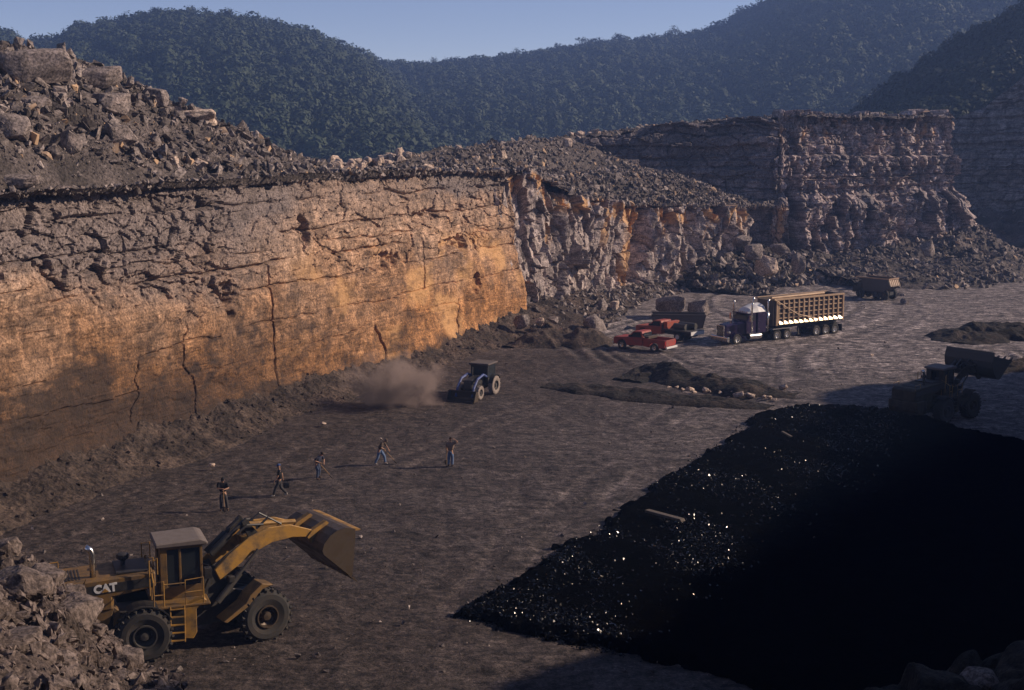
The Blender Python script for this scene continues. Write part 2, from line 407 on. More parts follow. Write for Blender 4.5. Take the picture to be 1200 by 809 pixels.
def floor_mat():
    m, t, b = nm('compacted_ground'); tc = N(t, 'ShaderNodeTexCoord'); v = tc.outputs['Object']
    a = noise(t, vscale(t, v, (0.5, 0.7, 1)), 0.6, 7, 0.66, 0.5)
    base = ramp(t, a, [(0.36, (0.035, 0.028, 0.026)), (0.5, (0.07, 0.056, 0.053)), (0.66, (0.125, 0.102, 0.097))])
    p = N(t, 'ShaderNodeAttribute', attribute_name='pale'); q = N(t, 'ShaderNodeAttribute', attribute_name='brown')
    a2 = noise(t, vscale(t, v, (0.6, 1.6, 1)), 0.9, 6, 0.7, 0.8)
    pl = ramp(t, a2, [(0.38, (0.06, 0.05, 0.05)), (0.5, (0.15, 0.125, 0.12)), (0.62, (0.32, 0.27, 0.255))])
    base = mix(t, p.outputs['Fac'], base, pl)
    base = mix(t, mathn(t, 'MULTIPLY', q.outputs['Fac'], 0.8), base, (0.042, 0.030, 0.024))
    dk = noise(t, vscale(t, v, (0.9, 1.2, 1)), 1.2, 9, 0.8, 0.5); base = mix(t, 1.0, base, ramp(t, dk, [(0.40, 0.25), (0.475, 0.95), (0.53, 1.0), (0.60, 1.7)]), 'MULTIPLY')
    sp = noise(t, v, 2.3, 5, 0.75, 0.2)
    base = mix(t, 1.0, base, ramp(t, sp, [(0.38, 0.4), (0.5, 1.0), (0.64, 1.6)]), 'MULTIPLY')
    f = noise(t, v, 9, 5, 0.75)
    base = mix(t, 1.0, base, ramp(t, f, [(0.38, 0.5), (0.62, 1.5)]), 'MULTIPLY')
    ru = N(t, 'ShaderNodeAttribute', attribute_name='rut'); base = mix(t, 1.0, base, ramp(t, ru.outputs['Fac'], [(0.0, 0.45), (0.5, 1.0), (1.0, 1.65)]), 'MULTIPLY')
    t.links.new(base, b.inputs['Base Color']); b.inputs['Roughness'].default_value = 0.8; b.inputs['Specular IOR Level'].default_value = 0.3
    bump(t, b, mathn(t, 'ADD', f, mathn(t, 'MULTIPLY', sp, 2.0)), 0.8, 0.07); return m
M_FLOOR = floor_mat()
build_floor()
# wide ground sheet to the horizon
xs = np.linspace(-6000, 6000, 61); ys = np.linspace(-4000, 8000, 61); X, Y = np.meshgrid(xs, ys)
tag(np_mesh('ground', np.stack([X.ravel(), Y.ravel(), np.full(X.size, -1.2)], -1), gridquads(61, 61), M_SPOIL), kind='structure')

# coal seam bed
def coal_mat(name, rough):
    m, t, b = nm(name); tc = N(t, 'ShaderNodeTexCoord'); v = tc.outputs['Object']
    a = noise(t, v, 1.2, 6, 0.7)
    t.links.new(ramp(t, a, [(0.35, (0.0015, 0.0015, 0.0015)), (0.6, (0.003, 0.003, 0.003)), (0.75, (0.006, 0.006, 0.006))]), b.inputs['Base Color'])
    b.inputs['Roughness'].default_value = rough; b.inputs['Specular IOR Level'].default_value = 0.0
    bump(t, b, noise(t, v, 6, 6, 0.8), 1.0, 0.1); return m
M_COAL = coal_mat('coal', 0.65); M_COALG = coal_mat('fresh_coal', 0.21)
M_COALG.node_tree.nodes['Principled BSDF'].inputs['Specular IOR Level'].default_value = 0.4
for l in list(M_COALG.node_tree.links):
    if l.to_socket.name == 'Normal' and l.to_node.type == 'BSDF_PRINCIPLED': M_COALG.node_tree.links.remove(l)
def coal_z(x, y):
    d = sdf(x, y, COAL) + 0.8 * fbm(x / 2.2, y / 2.2, o=3, seed=12) + 0.5 * fbm(x / 0.5, y / 0.5, o=2, seed=15)
    return np.where(d > 0, np.minimum(d * 0.7, 0.3) + 0.14 * fbm(x / 1.6, y / 1.6, o=4, seed=14, g=0.6) * sstep(0, 1.5, d), np.maximum(d * 0.6, -1.0) - 0.12)
rows = np.concatenate([np.arange(462, 830, 1.3), np.linspace(832, 1150, 70)]); cols = np.arange(520, 1560, 2.2)
px, py = np.meshgrid(cols, rows); v = -(py - 404.5) / FPX; tt = -CAMZ / (-ST + v * CT)
X = (px - 600) / FPX * tt; Y = (CT + v * ST) * tt; Z = coal_z(X, Y) + 0.06
o = np_mesh('coal_bed', np.stack([X.ravel(), Y.ravel(), Z.ravel()], -1), gridquads(len(rows), len(cols))[:, ::-1], M_COAL); tag(o, kind='structure')
n = 125000; px = RNG.uniform(520, 1150, n); py = RNG.uniform(470, 800, n); kk = (py > 1076 - 0.669 * px) & (py < 1290 - 0.74 * px + 60 * RNG.random(n) ** 3); px = px[kk]; py = py[kk]; n = len(px)
v = -(py - 404.5) / FPX; tt = -CAMZ / (-ST + v * CT); X = (px - 600) / FPX * tt; Y = (CT + v * ST) * tt
keep = sdf(X, Y, COAL) > -0.5 + 1.2 * RNG.random(n) ** 3; X = X[keep]; Y = Y[keep]
clump = fbm(X / 3.0 + Y / 9, Y / 5.0, o=3, seed=91); k2 = RNG.random(len(X)) < np.clip(0.3 + 1.6 * clump, 0.05, 0.8); X = X[k2]; Y = Y[k2]
Z = np.maximum(coal_z(X, Y) + 0.08, 0.02)
sz = 0.05 + 0.16 * RNG.random(len(X)) ** 4
o = scatter('coal_lumps', np.stack([X, Y, Z], -1), sz, M_COALG, seed=5)
tag(o, 'loose glossy black coal lumps strewn over the coal seam', 'coal', kind='stuff')

# ------------------------------------------------------------------ ROCK FACES
def path_pts(P, res, smooth=True):
    P = [Vector(p) for p in P]; out = []
    for i in range(len(P) - 1):
        p0 = P[max(i - 1, 0)]; p1 = P[i]; p2 = P[i + 1]; p3 = P[min(i + 2, len(P) - 1)]
        n_ = max(2, int((p2 - p1).length / 0.3))
        for k in range(n_):
            t = k / n_
            if smooth: out.append(0.5 * ((2 * p1) + (-p0 + p2) * t + (2 * p0 - 5 * p1 + 4 * p2 - p3) * t * t + (-p0 + 3 * p1 - 3 * p2 + p3) * t ** 3))
            else: out.append(p1.lerp(p2, t))
    out.append(P[-1]); A = np.array([p[:2] for p in out]); d = np.concatenate([[0], np.cumsum(np.hypot(*(A[1:] - A[:-1]).T))])
    s = np.arange(0, d[-1], res); x = np.interp(s, d, A[:, 0]); y = np.interp(s, d, A[:, 1])
    w = max(1, int(1.5 / res)); tx = np.gradient(x); ty = np.gradient(y); ker = np.ones(2 * w + 1)
    tx = np.convolve(np.pad(tx, w, 'edge'), ker, 'valid'); ty = np.convolve(np.pad(ty, w, 'edge'), ker, 'valid')
    L = np.hypot(tx, ty); return s, x, y, ty / L, -tx / L
def wall(name, P, res, zb, zt, disp, mat, batter=1.0, smooth=True, attr=None, s_res=None):
    s, x, y, nx, ny = path_pts(P, s_res or res, smooth)
    zb_ = zb(s, x, y) if callable(zb) else np.full(s.shape, zb); zt_ = zt(s, x, y) if callable(zt) else np.full(s.shape, zt)
    nr = int(max(zt_ - zb_) / res); t = np.linspace(0, 1, nr)[:, None]
    S = np.broadcast_to(s, (nr, len(s))); Z = zb_ + (zt_ - zb_) * t; XX = np.broadcast_to(x, S.shape); YY = np.broadcast_to(y, S.shape)
    D, dz = disp(S, Z, XX, YY); D = D - batter * t
    VX = XX + nx * D; VY = YY + ny * D; VZ = Z + dz
    at = attr(S, Z, XX, YY) if attr else {}
    for k in ('mask', 'stain_shade', 'warm'): at.setdefault(k, np.zeros(S.shape))
    at = {k: np.broadcast_to(q, S.shape) for k, q in at.items()}
    # flat top going back into the hill closes the edge
    back = 2.5
    VX = np.vstack([VX, VX[-1] - nx * back]); VY = np.vstack([VY, VY[-1] - ny * back]); VZ = np.vstack([VZ, VZ[-1] - 0.1])
    at = {k: np.vstack([q, q[-1:]]) for k, q in at.items()}; S = np.vstack([S, S[-1:]]); Z = np.vstack([Z, Z[-1:] + back])
    o = np_mesh(name, np.stack([VX.ravel(), VY.ravel(), VZ.ravel()], -1), gridquads(nr + 1, len(s)), mat, attrs=at, uv=np.stack([S.ravel(), Z.ravel()], -1))
    tag(o, kind='structure'); return o
def blocks(S, Z, sx, sz, amp, seed, crack=0.25, cw=0.06, tilt=0.35, warp=0.35):
    a = S / sx + warp * fbm(S / (sx * 1.3), Z / (sz * 1.6), o=3, seed=seed); b = Z / sz + warp * fbm(S / (sx * 1.3) + 9, Z / (sz * 1.6), o=3, seed=seed + 1)
    f1, f2, c, dx, dy = worley(a, b, seed)
    c2 = (c * 7.13) % 1; c3 = (c * 13.7) % 1
    h = (c - 0.5) * amp + tilt * amp * ((c2 - 0.5) * dx * 2 + (c3 - 0.5) * dy * 2)
    cr = 1 - sstep(0, cw, f2 - f1)
    return h - crack * cr, cr, c
# --- face 1, the sunlit main face.  s runs from near-left to far; 'pxs' maps features seen in the photo
W1 = [(-52, 20), (-40, 49), (-28.6, 76), (-21, 95), (-13.5, 113), (-6.5, 130), (-0.6, 144.0), (0.9, 146.4), (0.2, 148.4), (-3, 150.5)]
def d1(S, Z, X, Y):
    sy = Y
    low = 0.75 * fbm(S / 14, Z / 9, o=3, seed=21) + 0.22 * fbm(S / 3.2, Z / 2.2, o=4, seed=22, g=0.55)
    ub = (1 - sstep(96, 103, sy + 3 * fbm(S / 3, Z / 3, o=2, seed=2))) * sstep(9.2, 11.5, Z + 2.0 * fbm(S / 5, Z / 3, o=3, seed=23) + 0.12 * (sy - 85))      # broken upper-left zone
    ub2 = sstep(0.0, 0.35, fbm(S / 7, Z / 3.5, o=3, seed=37)) * sstep(6.5, 11, Z) * sstep(108, 118, sy)
    b1, c1, id1 = blocks(S, Z, 1.9, 1.0, 0.7, 24, 0.35, 0.07, warp=0.5)
    b2, c2, id2 = blocks(S, Z, 0.95, 0.5, 0.3, 25, 0.12, 0.08, warp=0.5)
    b3, c3, id3 = blocks(S, Z, 2.6, 1.1, 0.22, 26, 0.16, 0.035, warp=0.8)
    br = np.maximum(ub, 0.5 * ub2)
    net = sstep(7.5, 11, Z + 1.5 * fbm(S / 6, Z / 6, o=2, seed=43)) * 0.8 * (0.35 + 0.65 * sstep(98, 108, sy)) + 0.1
    D = low + br * (b1 + b2) * 0.75 + net * (1.25 * b3 + 0.3 * b2) - 0.45 * br
    # bedding planes: narrow recessed seams
    for z0, a, w in ((10.6, 0.45, 0.11), (8.9, 0.3, 0.07), (12.9, 0.35, 0.08), (15.0, 0.4, 0.12), (6.4, 0.2, 0.06), (11.6, 0.3, 0.07), (4.3, 0.15, 0.05)):
        zz = Z - z0 - 0.5 * fbm(S / 9, 0 * S, o=3, seed=int(z0 * 10)) - 0.15 * fbm(S / 1.2, 0 * S, o=2, seed=3)
        k = sstep(-0.25, 0.25, fbm(S / 6, 0 * S + z0, o=2, seed=61))
        D = D - a * k * np.exp(-(zz / w) ** 2) + 0.12 * sstep(0.0, 0.12, -zz) * 0.6
    # vertical drill line and splits
    for sc, z0, z1, w, dep in ((103.6, 0.0, 11.0, 0.07, 0.45), (93.5, 0.0, 8.0, 0.05, 0.25), (118, 0.5, 4.5, 0.12, 0.6), (88.3, 2, 6.5, 0.05, 0.2), (126.5, 6, 12, 0.07, 0.3), (133, 1, 5, 0.06, 0.3)):
        off = (Y - sc) * 1.0 - 0.35 * fbm(Z / 2, 0 * Z, o=3, seed=int(sc)) * (0.3 if sc == 103.6 else 3.0)
        D = D - dep * np.exp(-(off / w) ** 2) * sstep(z0, z0 + 0.5, Z) * (1 - sstep(z1 - 1, z1, Z))
    # fallen-out pockets
    for yc, zc, ry, rz, dep in ((98.5, 8.6, 1.1, 1.6, 0.9), (108.5, 12.8, 0.8, 1.3, 1.0), (120, 9.3, 2.6, 0.9, 0.9), (133, 9.8, 3.5, 0.8, 1.1), (128, 12.6, 4.0, 0.7, 0.8), (137, 5.5, 1.2, 1.2, 0.6)):
        q = ((Y - yc) / ry / .85) ** 2 + ((Z - zc) / rz / .85) ** 2 + 1.3 * fbm(S / 0.9, Z / 0.9, o=3, seed=int(zc * 7))
        D = D - 0.7 * dep * (1 - sstep(0.3, 1.1, q))
    D = D + 0.055 * fbm(S / 0.9, Z / 0.5, o=4, seed=29, g=0.7) + 0.10 * np.round(2.5 * fbm(S / 3, Z / 0.7, o=3, seed=30)) / 2.5 + 0.8 * (1 - sstep(0, 2.5, Z)) * 0.5
    top = sstep(15.6, 17.0, Z + 0.6 * fbm(S / 1.5, Z, o=2, seed=40)); D = D - top * (0.15 + 0.5 * c1 + (id1 - .5) * 1.0)
    global CR1; east = sstep(100, 110, sy); CR1 = np.clip(0.85 * c3 * sstep(0.3, 0.7, net) * (0.25 + 0.75 * east) + 0.5 * c2 * (0.3 + 0.7 * east) * np.maximum(br, sstep(0.1, 0.5, fbm(S / 5, Z / 3, o=3, seed=99)) * net) + 0.4 * c1 * br, 0, 1)
    return D, 0.0 * Z + 0.35 * fbm(S / 2.5, 0 * S, o=4, seed=77) * sstep(14, 17, Z)
def a1(S, Z, X, Y):
    ub = 0.85 * (1 - sstep(94, 112, Y + 6 * fbm(S / 4, Z / 4, o=3, seed=2))) * sstep(9.0, 12.2, Z + 2.4 * fbm(S / 5, Z / 3, o=4, seed=23) + 0.12 * (Y - 85))
    top = sstep(13.6, 15.6, Z + 1.2 * fbm(S / 2.5, Z / 2, o=4, seed=46)) * (0.85 - 0.6 * sstep(103, 110, Y) * (1 - sstep(128, 134, Y)))
    st = 0.6 * sstep(0.1, 0.5, fbm(S / 10, Z / 4, o=6, seed=81, g=0.65)) * (1 - sstep(8, 12, Z)) + 0.35 * sstep(0.15, 0.5, fbm(S / 1.2, Z / 0.9, o=4, seed=83))
    st = np.clip(st, 0, 0.6) + 0.95 * (1 - sstep(86, 130, Y)) * (1 - sstep(1.5, 12.0, Z + 2 * fbm(S / 5, Z / 3, o=3, seed=90)))  # lower part of the near end painted darker in place of light falloff
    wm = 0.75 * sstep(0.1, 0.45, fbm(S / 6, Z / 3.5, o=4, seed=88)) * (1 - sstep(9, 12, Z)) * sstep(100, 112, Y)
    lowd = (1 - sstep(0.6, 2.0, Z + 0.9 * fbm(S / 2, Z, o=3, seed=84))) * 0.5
    return {'mask': np.clip(ub + top + 0.35 * sstep(11, 15, Z), 0, 1), 'stain_shade': np.clip(np.maximum(st + lowd, CR1 * 0.85), 0, 0.92), 'warm': wm}
def w1top(s, x, y): return 16.85 - 0.9 * sstep(120, 145, y) + 0.0 * s
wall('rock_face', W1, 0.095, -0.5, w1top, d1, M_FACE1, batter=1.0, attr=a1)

# --- face 2, jointed grey columns
W2 = [(-2.2, 144.6), (1.3, 149.0), (4.4, 155.5), (8.5, 165), (12.5, 172.5), (18.5, 179.5), (25, 187), (30.5, 193), (33.5, 199), (33, 206)]
def d2(S, Z, X, Y):
    a, ca, ia = blocks(S + 0.15 * Z, Z, 2.8, 5.5, 1.9, 51, 0.7, 0.04, 0.8, warp=0.22); b, cb, ib = blocks(S, Z, 1.1, 1.7, 0.55, 52, 0.25, 0.07, 0.8, warp=0.35)
    c, cc, ic = blocks(S, Z, 0.6, 0.9, 0.14, 53, 0.06, 0.08, 0.8)
    global CR2; CR2 = np.clip(0.8 * ca + 0.8 * cb + 0.4 * cc, 0, 1)
    D = 0.9 * fbm(S / 9, Z / 12, o=3, seed=54) + a + 1.3 * b + c + 0.1 * fbm(S / .5, Z / .5, o=2, seed=5)
    for yc, w, dep in ((176.5, 1.0, 3.0), (184.5, 0.9, 2.2), (157.5, 0.7, 1.6), (191, 0.8, 2.0)):
        D = D - dep * np.exp(-((Y - yc - 0.25 * (Z - 5)) / w) ** 2) * sstep(0.5, 2, Z)
    return D, 0.9 * (ia - 0.5) * sstep(7, 10, Z) + 0.3 * fbm(S / .8, 0 * S, o=2, seed=9) * sstep(8, 10, Z)
def a2(S, Z, X, Y):
    f1, f2, c, _, _ = worley(S / 2.2, Z / 7.0 + 0.3, 58)
    wm = ((c > 0.72) * 0.75) * sstep(0.0, 0.3, fbm(S / 1.2, Z / 6, o=3, seed=59)) * sstep(5.5, 8.5, Z) + 0.9 * np.exp(-((Y - 174.6 - 0.25 * (Z - 5)) / 1.0) ** 2)
    tp = w2top(0, X, Y); g1, g2, gc, _, _ = worley(S / 0.9, Z / 2.0, 55); wm = wm + 0.8 * (gc > 0.55) * sstep(tp - 2.6, tp - 1.9, Z) * (1 - sstep(tp - .5, tp - .1, Z))
    return {'mask': 0.8 * sstep(0.0, 0.5, fbm(S / 2, Z / 3, o=4, seed=57)), 'stain_shade': np.maximum(0.5 * sstep(0.25, 0.5, fbm(S / 1.6, Z / 4, o=4, seed=60)), 0.75 * CR2), 'warm': np.clip(wm, 0, 0.85)}
def w2top(s, x, y): return np.interp(y, [145, 155, 163, 175, 195, 206], [16.3, 15.0, 12.9, 11.2, 9.8, 9.6])
wall('rock_face_beyond', W2, 0.14, -0.5, w2top, d2, M_FACE2, batter=0.5, attr=a2)

# --- face 3b, dark banded upper tier seen behind the bench, and face 3, the tall far bluff
def band(S, Z, seed, amp=1.0):
    zz = Z + 0.5 * fbm(S / 12, Z / 6, o=3, seed=seed)
    k = np.floor(zz / 1.5 + 0.35 * vn(np.floor(zz / 1.5), S * 0 + 3, seed=seed)); f = zz / 1.5 - np.floor(zz / 1.5)
    lay = (_h(k, k * 0, k * 0, seed) - 0.5) * 1.3 - 0.35 * np.exp(-((f - 0.03) / 0.05) ** 2)
    return lay * amp
W3b = [(4, 196), (14, 197.5), (24, 199.5), (33, 200.8), (37.5, 201.3)]
def d3b(S, Z, X, Y):
    a, ca, ia = blocks(S, Z, 3.0, 1.5, 0.9, 62, 0.4, 0.05); b, cb, ib = blocks(S, Z, 0.9, 0.7, 0.3, 63, 0.15, 0.08)
    return band(S, Z, 61, 0.8) + a + b + 0.5 * fbm(S / 8, Z / 8, o=3, seed=64), 0.9 * fbm(S / 3, 0 * S, o=4, seed=65) * sstep(17, 20, Z)
wall('rock_face_upper_tier', W3b, 0.16, 3.0, lambda s, x, y: np.interp(x, [4, 13, 20, 28, 38], [17.5, 19.5, 20.6, 21.4, 21.9]), d3b, M_FACE3, batter=1.2,
     attr=lambda S, Z, X, Y: {'mask': 0.55 + 0.4 * sstep(-0.2, 0.3, fbm(S / 3, Z / 2, o=4, seed=66)), 'stain_shade': 0.35 * (1 - sstep(28, 37, X)) + 0.0 * S})
W3 = [(34.0, 203), (36.5, 199.6), (40, 200.2), (46, 203), (54, 207), (61, 211), (65.8, 213.5), (68.5, 215), (69, 224), (66, 246)]
def d3(S, Z, X, Y):
    up = sstep(9.5, 12, Z + 1.2 * fbm(S / 5, Z * 0, o=2, seed=70))
    a, ca, ia = blocks(S + .1 * Z, Z, 2.4, 7.0, 2.1, 71, 0.7, 0.05, 0.9, warp=0.35); b, cb, ib = blocks(S, Z, 1.2, 1.6, 0.6, 72, 0.25, 0.06, 0.9)
    c, cc, ic = blocks(S, Z, 0.6, 0.6, 0.2, 73, 0.08, 0.1, 0.9)
    D = band(S, Z, 74, 1.2) * (0.5 + 0.5 * up) + a * (1 - 0.65 * up) + 1.3 * b + 1.5 * c + 0.5 * fbm(S / 9, Z / 12, o=3, seed=75); global CR3; CR3 = np.clip(0.8 * ca * (1 - up) + 0.9 * cb + 0.5 * cc, 0, 1)
    D = D - 2.2 * np.exp(-((X - 40.5 - 0.05 * (Z - 10)) / 0.45) ** 2) * sstep(1, 3, Z) * (1 - sstep(14, 17, Z)) - 1.4 * up
    D = D + 2.0 * (1 - sstep(0, 14, Z)) * sstep(58, 66, X)
    return D, 1.6 * (ia - .5) * sstep(18, 22, Z) + 1.1 * fbm(S / 2, 0 * S, o=4, seed=76) * sstep(18, 22, Z)
def a3(S, Z, X, Y):
    wm = 0.8 * np.exp(-((X - 37.8) / 1.1) ** 2) * sstep(4, 6, Z) * (1 - sstep(9, 10.5, Z)) + 0.7 * np.exp(-((X - 40.0) / 0.4) ** 2) * (1 - sstep(5, 12, Z))
    wm = wm + 0.6 * sstep(0.3, 0.5, fbm(S / 1.5, Z / 1.5, o=3, seed=79)) * sstep(17, 20, Z)
    return {'mask': 0.8 * sstep(-0.1, 0.4, fbm(S / 3, Z / 2, o=4, seed=77)), 'stain_shade': np.maximum(0.5 * sstep(0.15, 0.5, fbm(S / 2, Z / 3, o=4, seed=78)), 0.8 * CR3), 'warm': np.clip(wm, 0, 0.85)}
wall('rock_face_bluff', W3, 0.15, -0.5, lambda s, x, y: 22.0 + 0.4 * sstep(55, 60, x) + 0.25 * fbm(s / 4, s * 0, o=2), d3, M_FACE3, batter=1.6, attr=a3)
# --- face 4, shaded wall on the right, and face 5, the high wall out to the right that shades the coal
W4 = [(56, 268), (70, 258), (84, 249), (100, 240), (130, 232), (175, 225)]
wall('rock_face_shaded', W4, 0.3, -0.5, lambda s, x, y: np.interp(x, [56, 74, 80, 86, 95, 130, 175], [20.5, 21.5, 24.0, 30, 36, 44, 46]), lambda S, Z, X, Y: (band(S, Z, 95, 1.0) + blocks(S, Z, 3.0, 2.0, 1.1, 96, 0.4, 0.05)[0] + fbm(S / 9, Z / 9, o=3, seed=97) - 0.28 * Z, 0.5 * fbm(S / 2, S * 0, o=3) * sstep(20, 30, Z)), M_FACE4, batter=2.0)
W5 = [(125, 132), (104, 130), (95, 123), (92, 109), (81, 87), (69, 68), (61, 52), (57, 38), (52, 15), (50, -30), (50, -60)]
wall('rock_face_right', W5[::-1], 0.7, -0.5, lambda s, x, y: np.interp(y, [-60, 42, 50, 56, 63, 94, 104, 120, 130], [43, 43, 36, 35, 32, 34, 36.5, 36, 26]), lambda S, Z, X, Y: (-(band(S, Z, 105, 1.0) + blocks(S, Z, 3.0, 2.0, 1.1, 106, 0.4, 0.05)[0]), 0.8 * fbm(S / 4, S * 0, o=3) * sstep(20, 30, Z)), M_FACE3, batter=-2.5)

# ------------------------------------------------------------------ UPPER GROUND behind the faces
ALLW = [Vector(p) for p in W1[:8]] + [Vector(p) for p in W2[1:9]]
def front_depth():
    pts = []
    s, x, y, nx, ny = path_pts([p[:] for p in ALLW], 1.0, False); kq = 0.45
    zt_ = np.where(y < 147, 16.9 - 0.9 * sstep(120, 145, y), w2top(s, x, y))
    px, _ = proj(x - nx * kq, y - ny * kq, zt_); return px, y - ny * kq, zt_ + 0.1 * (y < 147)
FPX_, FY_, FZ_ = front_depth()
SKYL = [(-500, 40, 24), (-200, 30, 20), (0, 62, 18), (50, 66, 17), (75, 72, 17), (110, 80, 17), (150, 96, 16), (200, 116, 16), (240, 133, 15), (300, 163, 15), (350, 184, 16), (400, 195, 18), (440, 192, 20), (480, 181, 22), (520, 174, 26), (560, 171, 30), (600, 166, 34), (650, 160, 38), (700, 157, 36), (740, 190, 26), (780, 206, 22), (820, 222, 17), (860, 238, 14), (905, 252, 12)]
def upper_z(px, r, y):
    """r: 0 at the edge, 1 at the crest"""
    k = np.array(SKYL, float); ysky = np.interp(px, k[:, 0], k[:, 1])
    return ysky
def build_upper():
    cols = np.arange(-420, 905, 1.9); fy = np.interp(cols, FPX_, FY_); fz = np.interp(cols, FPX_, FZ_)
    k = np.array(SKYL, float); dep = np.interp(cols, k[:, 0], k[:, 2]); ysk = np.interp(cols, k[:, 0], k[:, 1])
    cy = fy + dep; cz = CAMZ + cy * np.array([ray(600, p)[2] / ray(600, p)[1] for p in ysk])
    zb = np.interp(cols, [-400, 560, 600, 640, 760, 800, 850, 900], [17.0, 16.3, 15.4, 14.9, 14.5, 13.6, 11.4, 9.9])        # bench level
    r = np.concatenate([np.linspace(0, 1, 120), np.linspace(1.03, 2.4, 24)])[:, None]
    y = fy + dep * r
    bench = np.interp(cols, [-400, 100, 300, 420, 600, 700, 900], [0.16, 0.20, 0.12, 0.15, 0.40, 0.6, 0.7])
    t = np.clip((r - bench) / (1 - bench), 0, 1); rise = t ** np.interp(cols, [0, 300, 500, 900], [0.62, 0.8, 0.8, 0.8])
    edge = sstep(0, 1, np.clip(r / np.interp(cols, [0, 580, 640, 900], [0.05, 0.05, 0.22, 0.35]), 0, 1))
    z = fz + (zb - fz) * edge + (cz - zb) * rise
    back = np.clip(r - 1.0, 0, 9); z = z - back * dep * 0.55
    X = xat(cols[None, :], y, z); PX = np.broadcast_to(cols, y.shape)
    rough = np.maximum(0.25 + 0.75 * sstep(0.02, 0.2, t), 0.9 * sstep(560, 620, PX))
    z = z + rough * (0.9 * fbm(X / 5, y / 4, o=3, seed=111) + 0.5 * fbm(X / 1.4, y / 1.2, o=4, seed=112, g=0.65)) * np.interp(PX, [0, 320, 420, 600], [1.0, 0.7, 0.5, 0.5])
    # ledges in the upper left mound
    led = np.interp(PX, [100, 250], [1, 0]) * sstep(0.1, 0.3, t) * (1 - sstep(0.98, 1.05, r)); z = z + led * 0.5 * np.round(fbm(X / 3, z / 1.2, o=2, seed=115) * 2.5) / 2.5
    o = np_mesh('spoil_terrace', np.stack([X.ravel(), y.ravel(), z.ravel()], -1), gridquads(len(r), len(cols)), M_SPOIL); tag(o, kind='structure')
    return X, y, z, t, PX, np.broadcast_to(r, y.shape)
UX, UY, UZ, UT, UP, UR = build_upper()
def pick(mask_w, n, seed):
    r = np.random.default_rng(seed); w = mask_w.ravel() / mask_w.sum(); i = r.choice(w.size, n, p=w)
    return UX.ravel()[i] + r.normal(0, .15, n), UY.ravel()[i] + r.normal(0, .15, n), UZ.ravel()[i]
# rubble over the terrace (left mound dense with coarse blocks, the rest finer)
vis = (UR < 1.04) * 1.0
w = vis * (0.15 + sstep(0.0, 0.15, UT)) * (UP < 420)
x, y, z = pick(w, 15000, 11); s_ = 0.14 + 1.15 * RNG.random(15000) ** 7
o = scatter('rubble', np.stack([x, y, z + s_ * 0.1], -1), s_, M_RUB, seed=21, warm=0.04); tag(o, 'angular grey broken rock covering the mound above the main face', 'rubble', kind='stuff')
w = vis * (UP > 400) * (0.3 + 0.7 * (UP > 560)) * np.where(UR > 0.55, 0.35, 1.0); x, y, z = pick(w, 24000, 12); s_ = 0.18 + 0.9 * RNG.random(24000) ** 5
o = scatter('rubble', np.stack([x, y, z + s_ * 0.1], -1), s_, M_RUB, seed=22, warm=0.06); tag(o, 'loose grey rubble on the bench above the jointed middle face', 'rubble', kind='stuff')
w = vis * (UR < 0.07) * (UP < 600); x, y, z = pick(w, 1500, 13); s_ = 0.12 + 0.4 * RNG.random(1500) ** 3
o = scatter('rubble', np.stack([x, y, z + s_ * 0.15], -1), s_, M_RUB, seed=27); tag(o, 'broken stones strewn along the lip above the sunlit face', 'rubble', kind='stuff')
# top of the bluff
cols = np.arange(690, 1118, 2.0); r = np.linspace(0, 1, 40)[:, None]
s, x3, y3, nx3, ny3 = path_pts([p for p in (W3b[1:] + W3[2:7])], 0.5, False)
zt3 = np.where(x3 < 37, np.interp(x3, [4, 13, 20, 28, 38], [17.5, 19.5, 20.6, 21.4, 21.9]), 22.2); pq, _ = proj(x3, y3 + 2.0, zt3)
fy = np.interp(cols, pq, y3 + 2.0); fz = np.interp(cols, pq, zt3); y = fy + 32 * r; z = fz - 0.1 + 0.35 * r + 0.3 * fbm(cols[None, :] / 25 + 0 * r, y / 2, o=4, seed=131) + 0.35 * fbm(cols[None, :] / 6 + 0 * r, y / 1.5, o=3, seed=132) - 8 * np.clip(r - 0.7, 0, 1)
X = xat(cols[None, :], y, z)
o = np_mesh('bluff_top', np.stack([X.ravel(), y.ravel(), z.ravel()], -1), gridquads(40, len(cols)), M_SPOIL); tag(o, kind='structure')
n = 1500; i = RNG.integers(0, X.size, n); keep = (y.ravel()[i] < 236); i = i[keep]; s_ = 0.2 + 0.9 * RNG.random(len(i)) ** 3
o = scatter('rubble', np.stack([X.ravel()[i], y.ravel()[i], z.ravel()[i] + .1], -1), s_, M_RUB, seed=23, warm=0.08); tag(o, 'broken rock lying along the top of the tall far bluff', 'rubble', kind='stuff')

# ------------------------------------------------------------------ TALUS at the foot of the faces
def talus(name, P, width, height, mat, seed, res=0.22, lump=0.3, smooth=True, power=1.2, zoff=0.0):
    s, x, y, nx, ny = path_pts(P, res, smooth); n_ = 46; w = np.linspace(-0.25, 1, n_)[:, None]
    Wd = width(s, x, y) * (1 + 0.25 * fbm(s / 3.5, s * 0, o=3, seed=seed)); H = height(s, x, y)
    X = x + nx * Wd * w; Y = y + ny * Wd * w
    z = H * np.clip(1 - np.clip(w, 0, 1), 0, 1) ** power * (1 + 0.3 * fbm(X / 2.5, Y / 2.5, o=3, seed=seed + 1)) + lump * fbm(X / 0.9, Y / 0.9, o=4, seed=seed + 2, g=0.6) * (1 - np.clip(w, 0, 1)) ** 0.4 - 0.12 * (w > 0.97) - 0.05 + zoff
    o = np_mesh(name, np.stack([X.ravel(), Y.ravel(), z.ravel()], -1), gridquads(n_, len(s))[:, ::-1], mat); tag(o, kind='structure')
    return X[8:], Y[8:], z[8:]
